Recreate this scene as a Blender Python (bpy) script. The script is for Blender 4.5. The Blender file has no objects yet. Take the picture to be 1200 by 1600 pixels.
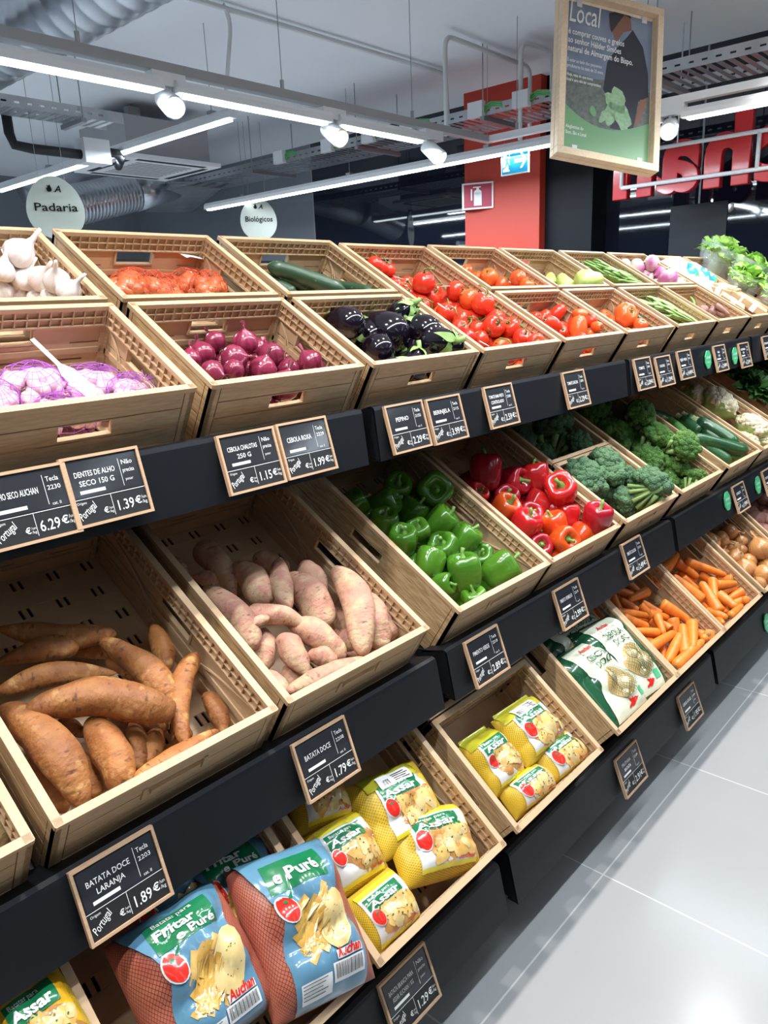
import bpy, bmesh, math, random
from mathutils import Vector, Matrix, noise

# ------------------------------------------------------------------ camera, world, light, exposure
SC = bpy.context.scene
COL = SC.collection
EYE = Vector((0, 0, 1.4911))
YAW, PITCH, ROLL, FPX = math.radians(47.4266), math.radians(15.4456), math.radians(-2.4469), 1180.24
_F = Vector((math.sin(YAW) * math.cos(PITCH), math.cos(YAW) * math.cos(PITCH), -math.sin(PITCH)))
_R0 = Vector((math.cos(YAW), -math.sin(YAW), 0))
_U0 = _R0.cross(_F)
_R = _R0 * math.cos(ROLL) + _U0 * math.sin(ROLL)
_U = -_R0 * math.sin(ROLL) + _U0 * math.cos(ROLL)
cd = bpy.data.cameras.new('camera')
cam = bpy.data.objects.new('camera', cd)
COL.objects.link(cam)
cd.sensor_fit = 'VERTICAL'
cd.sensor_height = 36.0
cd.lens = FPX / 1600 * 36.0
cd.clip_start = 0.02
cam.matrix_world = Matrix(((_R.x, _U.x, -_F.x, EYE.x), (_R.y, _U.y, -_F.y, EYE.y), (_R.z, _U.z, -_F.z, EYE.z), (0, 0, 0, 1)))
SC.camera = cam

W = bpy.data.worlds.new('world')
SC.world = W
W.use_nodes = True
W.node_tree.nodes['Background'].inputs[0].default_value = (0.86, 0.93, 1.0, 1)
W.node_tree.nodes['Background'].inputs[1].default_value = 0.06
SC.view_settings.view_transform = 'Standard'
SC.view_settings.look = 'None'
SC.view_settings.exposure = 0.0
SC.view_settings.gamma = 1.0
SC.view_settings.use_curve_mapping = False

def spot_light(loc, target, watts, angle=80, blend=0.6, radius=0.035, color=(1, 0.95, 0.88)):
    d = bpy.data.lights.new('spot_lamp', 'SPOT')
    d.energy = watts
    d.spot_size = math.radians(angle)
    d.spot_blend = blend
    d.shadow_soft_size = radius
    d.color = color
    o = bpy.data.objects.new('spot_lamp', d)
    COL.objects.link(o)
    o.location = loc
    o.rotation_euler = (Vector(target) - Vector(loc)).to_track_quat('-Z', 'Y').to_euler()
    return o

# ceiling spotlights above the front edge of the shelves, higher than the frame shows
for _x in (-0.5, 0.35, 1.2, 2.05, 2.9, 3.75, 4.6):
    spot_light((_x, 1.0, 2.75), (_x + 0.1, 0.86, 0.9), 74, 105, 0.5, 0.04, (1, 0.965, 0.92))
# spotlights of the next track, over the aisle
for _x in (0.6, 2.0, 3.4):
    spot_light((_x, 0.25, 2.9), (_x + 0.2, -0.3, 0.0), 4, 100, 0.5, 0.05)
# area strips: light of the linear fittings, plus added fill strips without a fitting
def strip_light(a, b, watts, color=(0.78, 0.90, 1.0), w=0.05):
    a, b = Vector(a), Vector(b)
    d = bpy.data.lights.new('strip_and_fill_light', 'AREA')
    d.shape = 'RECTANGLE'
    d.size, d.size_y = w, (b - a).length
    d.energy = watts
    d.color = color
    o = bpy.data.objects.new('strip_and_fill_light', d)
    COL.objects.link(o)
    o.location = (a + b) / 2
    o.rotation_euler = (0, 0, math.atan2((b - a).y, (b - a).x) - math.pi / 2)
    return o
strip_light((2.86, 3.62, 2.47), (2.86, 6.75, 2.47), 105)
strip_light((4.39, 2.42, 2.34), (4.39, 5.0, 2.34), 60)
strip_light((-1.0, 0.32, 2.72), (3.9, 0.32, 2.72), 85, (0.84, 0.93, 1.0), 0.06)  # added aisle fill with no fitting, lifts the shade on the floor
strip_light((0.7, 2.775, 2.29), (3.46, 2.775, 2.29), 75)
strip_light((4.10, -2.5, 2.29), (4.10, 2.30, 2.29), 50)
for _x in (-1.6, 0.6, 2.4):  # unseen fill strips added over the aisle, no fittings above them
    strip_light((_x, -3.6, 2.5), (_x, -0.4, 2.5), 6)
for _x in (-1.4, 0.6):  # added strips out of view, brighten the ceiling by bounce off the floor
    strip_light((_x, 3.6, 2.5), (_x, 8.0, 2.5), 120)

# ------------------------------------------------------------------ rays and shelf frames
def ray(x, y):
    return _F + _R * ((x - 600) / FPX) - _U * ((y - 800) / FPX)
def on_x(x, y, X):
    d = ray(x, y); return EYE + d * (X / d.x)
def on_y(x, y, Y):
    d = ray(x, y); return EYE + d * (Y / d.y)
def on_z(x, y, Z):
    d = ray(x, y); return EYE + d * ((Z - EYE.z) / d.z)
CW, CH = 0.40, 0.165
TIER = {'T': (1.1576, 1.3607, math.radians(30.8)), 'M': (0.9528, 0.8117, math.radians(31.0)), 'B': (0.7504, 0.37, math.radians(38.0))}
def axes(k):
    y, z, t = TIER[k]
    D = Vector((0, math.cos(t), math.sin(t))); N = Vector((0, -math.sin(t), math.cos(t)))
    return D, N, Vector((0, y, z)) - N * CH
def slot(k, px, py, h):
    """Point seen at a pixel, h above the crate floor of a tier."""
    D, N, O = axes(k)
    O = O + N * h
    d = ray(px, py)
    return EYE + d * ((O - EYE).dot(N) / d.dot(N))
def crate_matrix(k, x, d=0.0):
    D, N, O = axes(k)
    O = O + Vector((x, 0, 0)) + D * d
    return Matrix(((1, 0, 0, O.x), (0, D.y, N.y, O.y), (0, D.z, N.z, O.z), (0, 0, 0, 1)))
def px2m(p, n):
    """n photo pixels at point p in metres"""
    return n * (p - EYE).dot(_F) / FPX

# ------------------------------------------------------------------ materials
MATS = {}
def pmat(name, base, rough=0.5, metal=0.0, spec=0.5, var=None, vscale=8.0, vdet=4.0, stretch=(1, 1, 1), lo=0.35, hi=0.65,
         bump=None, bscale=40.0, coat=0.0, sss=0.0, trans=0.0, emit=None, estr=0.0, rnd=0.0, uv=False, alpha=1.0, bvor=False, third=None, tscale=30.0, tlo=0.6, thi=0.7, dark=None, dscale=60.0, dlo=0.62, dhi=0.72, dstretch=(1, 1, 1)):
    m = bpy.data.materials.new(name)
    m.use_nodes = True
    nt = m.node_tree
    b = nt.nodes['Principled BSDF']
    L = nt.links
    b.inputs['Roughness'].default_value = rough
    b.inputs['Metallic'].default_value = metal
    b.inputs['Specular IOR Level'].default_value = spec
    b.inputs['Coat Weight'].default_value = coat
    b.inputs['Coat Roughness'].default_value = 0.08
    b.inputs['Transmission Weight'].default_value = trans
    b.inputs['Alpha'].default_value = alpha
    if sss:
        b.inputs['Subsurface Weight'].default_value = sss
        b.inputs['Subsurface Radius'].default_value = (0.01, 0.005, 0.003)
    c4 = lambda c: (c[0], c[1], c[2], 1)
    b.inputs['Base Color'].default_value = c4(base)
    tc = nt.nodes.new('ShaderNodeTexCoord')
    mp = nt.nodes.new('ShaderNodeMapping')
    mp.inputs['Scale'].default_value = stretch
    L.new(tc.outputs['UV' if uv else 'Object'], mp.inputs['Vector'])
    out = None
    oi = nt.nodes.new('ShaderNodeObjectInfo') if (rnd or var) else None
    if var:
        n = nt.nodes.new('ShaderNodeTexNoise')
        n.noise_dimensions = '4D'
        n.inputs['Scale'].default_value = vscale
        n.inputs['Detail'].default_value = vdet
        mu = nt.nodes.new('ShaderNodeMath'); mu.operation = 'MULTIPLY'; mu.inputs[1].default_value = 37.0
        L.new(oi.outputs['Random'], mu.inputs[0]); L.new(mu.outputs[0], n.inputs['W'])
        L.new(mp.outputs[0], n.inputs['Vector'])
        r = nt.nodes.new('ShaderNodeValToRGB')
        r.color_ramp.elements[0].position = lo; r.color_ramp.elements[0].color = c4(base)
        r.color_ramp.elements[1].position = hi; r.color_ramp.elements[1].color = c4(var)
        L.new(n.outputs['Fac'], r.inputs['Fac'])
        out = r.outputs['Color']
        if third:
            n2 = nt.nodes.new('ShaderNodeTexNoise'); n2.inputs['Scale'].default_value = tscale; n2.inputs['Detail'].default_value = 3
            L.new(tc.outputs['Object'], n2.inputs['Vector'])
            r2 = nt.nodes.new('ShaderNodeMapRange'); r2.inputs['From Min'].default_value = tlo; r2.inputs['From Max'].default_value = thi
            L.new(n2.outputs['Fac'], r2.inputs['Value'])
            mx = nt.nodes.new('ShaderNodeMix'); mx.data_type = 'RGBA'
            L.new(r2.outputs[0], mx.inputs['Factor']); L.new(out, mx.inputs['A']); mx.inputs['B'].default_value = c4(third)
            out = mx.outputs['Result']
        if dark:
            m3 = nt.nodes.new('ShaderNodeMapping'); m3.inputs['Scale'].default_value = dstretch; L.new(tc.outputs['Object'], m3.inputs['Vector'])
            n3 = nt.nodes.new('ShaderNodeTexNoise'); n3.inputs['Scale'].default_value = dscale; n3.inputs['Detail'].default_value = 4
            L.new(m3.outputs[0], n3.inputs['Vector'])
            r3 = nt.nodes.new('ShaderNodeMapRange'); r3.inputs['From Min'].default_value = dlo; r3.inputs['From Max'].default_value = dhi; r3.inputs['To Max'].default_value = 0.85
            L.new(n3.outputs['Fac'], r3.inputs['Value'])
            mx = nt.nodes.new('ShaderNodeMix'); mx.data_type = 'RGBA'
            L.new(r3.outputs[0], mx.inputs['Factor']); L.new(out, mx.inputs['A']); mx.inputs['B'].default_value = c4(dark)
            out = mx.outputs['Result']
    if rnd:
        hs = nt.nodes.new('ShaderNodeHueSaturation')
        mr = nt.nodes.new('ShaderNodeMapRange')
        mr.inputs['To Min'].default_value = 1 - rnd; mr.inputs['To Max'].default_value = 1 + rnd
        L.new(oi.outputs['Random'], mr.inputs['Value']); L.new(mr.outputs[0], hs.inputs['Value'])
        if out: L.new(out, hs.inputs['Color'])
        else: hs.inputs['Color'].default_value = c4(base)
        out = hs.outputs['Color']
    if out: L.new(out, b.inputs['Base Color'])
    if bump:
        if bvor:
            bn = nt.nodes.new('ShaderNodeTexVoronoi'); bn.inputs['Scale'].default_value = bscale; o_ = bn.outputs['Distance']
        else:
            bn = nt.nodes.new('ShaderNodeTexNoise'); bn.inputs['Scale'].default_value = bscale; bn.inputs['Detail'].default_value = 5; o_ = bn.outputs['Fac']
        L.new(mp.outputs[0], bn.inputs['Vector'])
        bp = nt.nodes.new('ShaderNodeBump'); bp.inputs['Strength'].default_value = abs(bump); bp.inputs['Distance'].default_value = 0.004
        bp.invert = bump < 0
        L.new(o_, bp.inputs['Height']); L.new(bp.outputs[0], b.inputs['Normal'])
    if emit:
        b.inputs['Emission Color'].default_value = c4(emit); b.inputs['Emission Strength'].default_value = estr
    MATS[name] = m
    return m

def net_mat(name, body, body2, thread, nx, ny, width=0.16):
    """mesh netting drawn over produce: two diagonal thread families in UV space"""
    m = pmat(name, body, 0.45, var=body2, vscale=25)
    nt = m.node_tree; L = nt.links; b = nt.nodes['Principled BSDF']
    src = b.inputs['Base Color'].links[0].from_socket
    tc = nt.nodes.new('ShaderNodeTexCoord'); sx = nt.nodes.new('ShaderNodeSeparateXYZ'); L.new(tc.outputs['UV'], sx.inputs[0])
    def mth(op, a, bb=None):
        n = nt.nodes.new('ShaderNodeMath'); n.operation = op
        for i, v in enumerate((a, bb)):
            if v is None: continue
            if isinstance(v, (int, float)): n.inputs[i].default_value = v
            else: L.new(v, n.inputs[i])
        return n.outputs[0]
    u = mth('MULTIPLY', sx.outputs[0], nx); v = mth('MULTIPLY', sx.outputs[1], ny)
    fac = None
    for op in ('ADD', 'SUBTRACT'):
        f = mth('FRACT', mth(op, u, v))
        g = mth('LESS_THAN', f, width)
        fac = g if fac is None else mth('MAXIMUM', fac, g)
    mx = nt.nodes.new('ShaderNodeMix'); mx.data_type = 'RGBA'
    L.new(fac, mx.inputs['Factor']); L.new(src, mx.inputs['A']); mx.inputs['B'].default_value = (*thread, 1)
    L.new(mx.outputs['Result'], b.inputs['Base Color'])
    bp = nt.nodes.new('ShaderNodeBump'); bp.inputs['Strength'].default_value = 0.6; bp.inputs['Distance'].default_value = 0.002
    L.new(fac, bp.inputs['Height']); L.new(bp.outputs[0], b.inputs['Normal'])
    return m

pmat('crate_plastic', (0.53, 0.35, 0.20), 0.5, var=(0.58, 0.395, 0.235), vscale=14, bump=0.05, bscale=200)
pmat('crate_grain_x', (0.54, 0.375, 0.22), 0.5, var=(0.46, 0.31, 0.175), vscale=26, stretch=(1, 9, 9), vdet=3, lo=0.42, hi=0.62, bump=0.12, bscale=26)
pmat('crate_grain_y', (0.55, 0.375, 0.205), 0.5, var=(0.37, 0.235, 0.115), vscale=26, stretch=(9, 1, 9), vdet=3, lo=0.42, hi=0.60, bump=0.12, bscale=26)
pmat('black_steel', (0.0085, 0.0100, 0.0135), 0.45, spec=0.28, bump=0.02, bscale=900)
pmat('black_plain', (0.012, 0.013, 0.016), 0.6)
pmat('tag_wood', (0.62, 0.40, 0.25), 0.5, var=(0.55, 0.34, 0.20), vscale=60, stretch=(1, 8, 1))
pmat('chalkboard', (0.014, 0.015, 0.018), 0.55)
pmat('tag_film', (0.03, 0.032, 0.038), 0.12, spec=0.7, bump=0.04, bscale=25)
pmat('chalk_white', (0.85, 0.85, 0.83), 0.7)
pmat('chalk_grey', (0.45, 0.46, 0.47), 0.7)
pmat('sticker_green', (0.08, 0.48, 0.22), 0.4)
pmat('paper_white', (0.85, 0.85, 0.84), 0.6)
pmat('white_paint', (0.82, 0.83, 0.84), 0.4)
pmat('wire_steel', (0.35, 0.36, 0.38), 0.4, metal=0.6)
# produce
pmat('sweet_orange', (0.43, 0.17, 0.045), 0.6, var=(0.31, 0.105, 0.03), vscale=22, stretch=(1.6, 1.0, 1.0), bump=0.9, bscale=70, rnd=0.16, third=(0.58, 0.30, 0.10), tscale=36, tlo=0.58, thi=0.72, dark=(0.10, 0.035, 0.015), dscale=70, dlo=0.60, dhi=0.70, dstretch=(1.8, 0.8, 0.8))
pmat('sweet_pink', (0.55, 0.32, 0.205), 0.65, var=(0.47, 0.205, 0.155), vscale=20, stretch=(1.6, 1.0, 1.0), bump=0.9, bscale=70, rnd=0.10, third=(0.56, 0.375, 0.225), tscale=30, tlo=0.48, thi=0.62, dark=(0.20, 0.10, 0.065), dscale=70, dlo=0.60, dhi=0.70, dstretch=(1.8, 0.8, 0.8))
pmat('yam_brown', (0.36, 0.24, 0.10), 0.8, var=(0.22, 0.14, 0.06), vscale=40, bump=0.8, bscale=130)
pmat('red_onion', (0.17, 0.012, 0.038), 0.22, var=(0.26, 0.030, 0.075), vscale=5, stretch=(5, 0.5, 1), uv=True, rnd=0.2, coat=0.35, bump=0.06, bscale=30)
pmat('red_onion_skin', (0.22, 0.03, 0.07), 0.45, var=(0.36, 0.10, 0.14), vscale=30, rnd=0.2)
pmat('yellow_onion', (0.62, 0.30, 0.095), 0.3, var=(0.46, 0.185, 0.065), vscale=5, stretch=(5, 0.5, 1), uv=True, rnd=0.18, coat=0.3, bump=0.05, bscale=30)
pmat('onion_paper', (0.62, 0.40, 0.20), 0.55, var=(0.45, 0.23, 0.10), vscale=40)
pmat('onion_root', (0.50, 0.42, 0.27), 0.8)
pmat('white_onion', (0.80, 0.66, 0.40), 0.3, var=(0.72, 0.52, 0.26), vscale=5, stretch=(5, 0.5, 1), uv=True)
pmat('garlic_skin', (0.84, 0.80, 0.74), 0.5, var=(0.74, 0.62, 0.60), vscale=6, stretch=(4, 0.6, 1), uv=True, rnd=0.06, bump=0.12, bscale=40)
pmat('garlic_clove', (0.82, 0.60, 0.62), 0.45, var=(0.62, 0.32, 0.50), vscale=30, rnd=0.1)
pmat('net_purple', (0.42, 0.10, 0.55), 0.5)
pmat('net_red', (0.62, 0.09, 0.03), 0.5)
pmat('shallot_skin', (0.68, 0.20, 0.07), 0.35, var=(0.52, 0.12, 0.05), vscale=25, rnd=0.15, coat=0.2)
pmat('eggplant_skin', (0.004, 0.003, 0.006), 0.12, var=(0.008, 0.004, 0.012), vscale=6, coat=0.6)
pmat('eggplant_calyx', (0.28, 0.42, 0.13), 0.55, var=(0.18, 0.32, 0.08), vscale=30, bump=0.2, bscale=90)
pmat('cucumber_skin', (0.022, 0.058, 0.030), 0.36, var=(0.036, 0.085, 0.042), vscale=24, stretch=(0.3, 1.5, 1.5), bump=0.25, bscale=90, third=(0.16, 0.24, 0.12), tscale=60, tlo=0.66, thi=0.75)
pmat('zucchini_skin', (0.012, 0.06, 0.02), 0.28, var=(0.035, 0.13, 0.045), vscale=20, stretch=(0.15, 3, 3), coat=0.3, third=(0.12, 0.25, 0.10), tscale=200, tlo=0.62, thi=0.7)
pmat('zucchini_light', (0.05, 0.19, 0.035), 0.28, var=(0.10, 0.28, 0.06), vscale=20, stretch=(0.15, 3, 3), coat=0.3, third=(0.22, 0.36, 0.14), tscale=200, tlo=0.62, thi=0.7)
pmat('stem_pale', (0.45, 0.52, 0.26), 0.6)
pmat('tomato_red', (0.66, 0.028, 0.015), 0.16, var=(0.74, 0.06, 0.02), vscale=8, coat=0.35, rnd=0.08)
pmat('tomato_orange', (0.80, 0.14, 0.028), 0.2, var=(0.74, 0.085, 0.02), vscale=8, coat=0.35, rnd=0.08)
pmat('tomato_leaf', (0.10, 0.22, 0.035), 0.6, var=(0.16, 0.20, 0.06), vscale=40)
pmat('chayote_skin', (0.52, 0.66, 0.19), 0.35, var=(0.42, 0.58, 0.14), vscale=10, coat=0.2)
pmat('bean_green', (0.17, 0.33, 0.075), 0.42, var=(0.24, 0.42, 0.11), vscale=20, rnd=0.18)
pmat('bean_flat', (0.30, 0.50, 0.15), 0.42, var=(0.38, 0.58, 0.21), vscale=20, rnd=0.15)
pmat('turnip_skin', (0.84, 0.72, 0.62), 0.35, var=(0.48, 0.13, 0.34), vscale=4, stretch=(1, 1, 2.2), lo=0.46, hi=0.58, coat=0.2)
pmat('beet_skin', (0.25, 0.13, 0.11), 0.6, var=(0.36, 0.20, 0.17), vscale=30, bump=0.3)
pmat('pepper_green', (0.045, 0.16, 0.010), 0.18, var=(0.085, 0.235, 0.018), vscale=9, coat=0.5, rnd=0.15)
pmat('pepper_red', (0.56, 0.012, 0.016), 0.18, var=(0.60, 0.025, 0.02), vscale=9, coat=0.5, rnd=0.1)
pmat('pepper_orange', (0.72, 0.10, 0.012), 0.18, var=(0.66, 0.055, 0.012), vscale=9, coat=0.5, rnd=0.1)
pmat('pepper_crimson', (0.34, 0.008, 0.022), 0.18, var=(0.45, 0.015, 0.025), vscale=9, coat=0.5, rnd=0.1)
pmat('pepper_stem', (0.13, 0.27, 0.045), 0.5, var=(0.20, 0.36, 0.08), vscale=30)
pmat('broccoli_blue', (0.055, 0.135, 0.065), 0.75, var=(0.10, 0.20, 0.09), vscale=16, bump=0.9, bscale=260, bvor=True, third=(0.15, 0.23, 0.10), tscale=12, tlo=0.6, thi=0.8)
pmat('broccoli_green', (0.04, 0.125, 0.018), 0.75, var=(0.09, 0.22, 0.035), vscale=16, bump=0.9, bscale=260, bvor=True, third=(0.20, 0.33, 0.06), tscale=12, tlo=0.6, thi=0.8)
pmat('broccoli_stalk', (0.27, 0.39, 0.13), 0.6, var=(0.18, 0.30, 0.09), vscale=20)
pmat('cauli_white', (0.78, 0.70, 0.52), 0.7, var=(0.70, 0.58, 0.36), vscale=14, bump=0.8, bscale=180, bvor=True)
pmat('leaf_pale', (0.27, 0.42, 0.10), 0.5, var=(0.52, 0.60, 0.28), vscale=18, bump=0.2, bscale=60)
pmat('leaf_dark', (0.028, 0.11, 0.018), 0.42, var=(0.06, 0.18, 0.03), vscale=18, bump=0.2, bscale=60)
pmat('lettuce_leaf', (0.22, 0.48, 0.055), 0.42, var=(0.42, 0.64, 0.14), vscale=14, bump=0.2, bscale=60)
pmat('carrot_skin', (0.78, 0.225, 0.025), 0.4, var=(0.68, 0.17, 0.02), vscale=20, stretch=(3, 0.6, 0.6), bump=0.25, bscale=45, rnd=0.12)
pmat('carrot_scar', (0.22, 0.17, 0.05), 0.7)
pmat('potato_red', (0.46, 0.22, 0.17), 0.6, var=(0.36, 0.15, 0.12), vscale=22, rnd=0.15, bump=0.1)
pmat('potato_yellow', (0.62, 0.43, 0.17), 0.5, var=(0.50, 0.32, 0.11), vscale=20)
net_mat('net_yellow', (0.40, 0.25, 0.03), (0.52, 0.33, 0.05), (0.82, 0.55, 0.015), 30, 36, 0.26)
net_mat('net_redbag', (0.36, 0.085, 0.05), (0.46, 0.14, 0.08), (0.10, 0.02, 0.018), 40, 40, 0.14)
net_mat('net_green', (0.55, 0.36, 0.13), (0.62, 0.44, 0.20), (0.06, 0.09, 0.05), 26, 26, 0.12)
# print
for n_, c_ in dict(film_white=(0.72, 0.72, 0.71), film_olive=(0.45, 0.42, 0.03), film_yellow=(0.80, 0.66, 0.04), film_blue=(0.105, 0.245, 0.36), print_green=(0.012, 0.17, 0.065),
                   film_cream=(0.72, 0.74, 0.58), film_green=(0.012, 0.085, 0.035), print_red=(0.70, 0.025, 0.015), print_black=(0.015, 0.015, 0.015),
                   film_gold=(0.78, 0.40, 0.02), print_navy=(0.02, 0.05, 0.10), print_grey=(0.3, 0.3, 0.3), print_lightblue=(0.04, 0.30, 0.52)).items():
    pmat(n_, c_, 0.18, coat=0.5, bump=0.12, bscale=30)
pmat('print_roast', (0.62, 0.33, 0.08), 0.2, var=(0.72, 0.50, 0.18), vscale=50, coat=0.5, rnd=0.15)
pmat('print_roast_dark', (0.40, 0.17, 0.05), 0.2, var=(0.58, 0.30, 0.09), vscale=50, coat=0.5, rnd=0.2)
pmat('print_chip', (0.68, 0.42, 0.09), 0.2, var=(0.56, 0.30, 0.06), vscale=40, coat=0.5, rnd=0.2)
pmat('print_chicken', (0.70, 0.55, 0.26), 0.2, var=(0.60, 0.44, 0.18), vscale=40, coat=0.5)
pmat('print_herb', (0.06, 0.10, 0.03), 0.2)
pmat('ink_black', (0.012, 0.012, 0.013), 0.8, spec=0.1)
pmat('cardboard', (0.60, 0.42, 0.24), 0.7, var=(0.55, 0.38, 0.21), vscale=30)
pmat('print_white', (0.85, 0.85, 0.85), 0.3)
# building
pmat('ceiling_paint', (0.85, 0.88, 0.91), 0.9, var=(0.82, 0.85, 0.88), vscale=1.2)
pmat('grey_wall', (0.20, 0.22, 0.25), 0.7)
pmat('glass_dark', (0.006, 0.008, 0.018), 0.03, spec=0.8)
pmat('panel_dark', (0.004, 0.0045, 0.008), 0.5, spec=0.2)
pmat('panel_grey', (0.016, 0.018, 0.024), 0.4, spec=0.3)
pmat('seam_grey', (0.30, 0.32, 0.34), 0.4)
pmat('pillar_red', (0.50, 0.040, 0.018), 0.5)
pmat('sign_red', (0.55, 0.014, 0.02), 0.25, coat=0.4)
pmat('galvanized', (0.55, 0.57, 0.60), 0.35, metal=0.85, var=(0.45, 0.47, 0.50), vscale=9)
pmat('duct_metal', (0.62, 0.64, 0.68), 0.28, metal=0.95, var=(0.5, 0.52, 0.56), vscale=5)
pmat('pipe_white', (0.68, 0.69, 0.69), 0.5)
pmat('track_grey', (0.36, 0.36, 0.37), 0.45)
pmat('lamp_white', (0.75, 0.76, 0.78), 0.4)
pmat('rubber_black', (0.012, 0.012, 0.014), 0.7)
pmat('led_glow', (1, 1, 1), 0.5, emit=(0.80, 0.95, 1.0), estr=9)
pmat('bulb_cool', (1, 1, 1), 0.5, emit=(0.92, 0.97, 1.0), estr=6)
pmat('bulb_warm', (1, 1, 1), 0.5, emit=(1.0, 0.74, 0.36), estr=1.8)
pmat('exit_blue', (0.0, 0.17, 0.30), 0.6, spec=0.2, emit=(0.02, 0.40, 0.62), estr=0.2)
pmat('exit_white', (0.62, 0.66, 0.68), 0.6, spec=0.2, emit=(0.9, 1.0, 1.0), estr=0.15)
pmat('fire_red', (0.42, 0.01, 0.05), 0.4)
pmat('egg_sign', (0.44, 0.46, 0.42), 0.4, var=(0.38, 0.40, 0.34), vscale=5)
pmat('pine_wood', (0.80, 0.64, 0.46), 0.55, var=(0.74, 0.56, 0.38), vscale=14, stretch=(8, 8, 1))
pmat('poster_sky', (0.15, 0.19, 0.28), 0.3, var=(0.25, 0.31, 0.42), vscale=5)
pmat('poster_field', (0.10, 0.115, 0.115), 0.3, var=(0.17, 0.20, 0.17), vscale=60)
pmat('poster_green', (0.17, 0.36, 0.17), 0.3)
pmat('poster_leaf', (0.24, 0.42, 0.22), 0.3, var=(0.36, 0.54, 0.34), vscale=70)
pmat('poster_navy', (0.025, 0.028, 0.045), 0.3)
pmat('poster_skin', (0.26, 0.12, 0.08), 0.3)
pmat('wrap_clear', (0.85, 0.9, 0.88), 0.08, alpha=0.22, coat=0.3)

def tile_floor():
    m = pmat('floor_tile', (0.33, 0.335, 0.34), 0.20, spec=0.32, var=(0.315, 0.32, 0.325), vscale=2.0)
    nt = m.node_tree; L = nt.links; b = nt.nodes['Principled BSDF']
    src = b.inputs['Base Color'].links[0].from_socket
    tc = nt.nodes.new('ShaderNodeTexCoord'); mp = nt.nodes.new('ShaderNodeMapping')
    mp.inputs['Location'].default_value = (0.258, 0.505, 0)
    L.new(tc.outputs['Object'], mp.inputs[0])
    br = nt.nodes.new('ShaderNodeTexBrick'); br.offset = 0.0
    br.inputs['Scale'].default_value = 1.0; br.inputs['Mortar Size'].default_value = 0.0022; br.inputs['Mortar Smooth'].default_value = 0
    br.inputs['Brick Width'].default_value = 0.62; br.inputs['Row Height'].default_value = 1.24
    br.inputs['Color1'].default_value = (0, 0, 0, 1); br.inputs['Color2'].default_value = (0, 0, 0, 1); br.inputs['Mortar'].default_value = (1, 1, 1, 1)
    L.new(mp.outputs[0], br.inputs[0])
    mx = nt.nodes.new('ShaderNodeMix'); mx.data_type = 'RGBA'
    L.new(br.outputs['Color'], mx.inputs['Factor']); L.new(src, mx.inputs['A']); mx.inputs['B'].default_value = (0.52, 0.52, 0.515, 1)
    L.new(mx.outputs['Result'], b.inputs['Base Color'])
    return m
tile_floor()
def M(n): return MATS[n]

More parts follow.
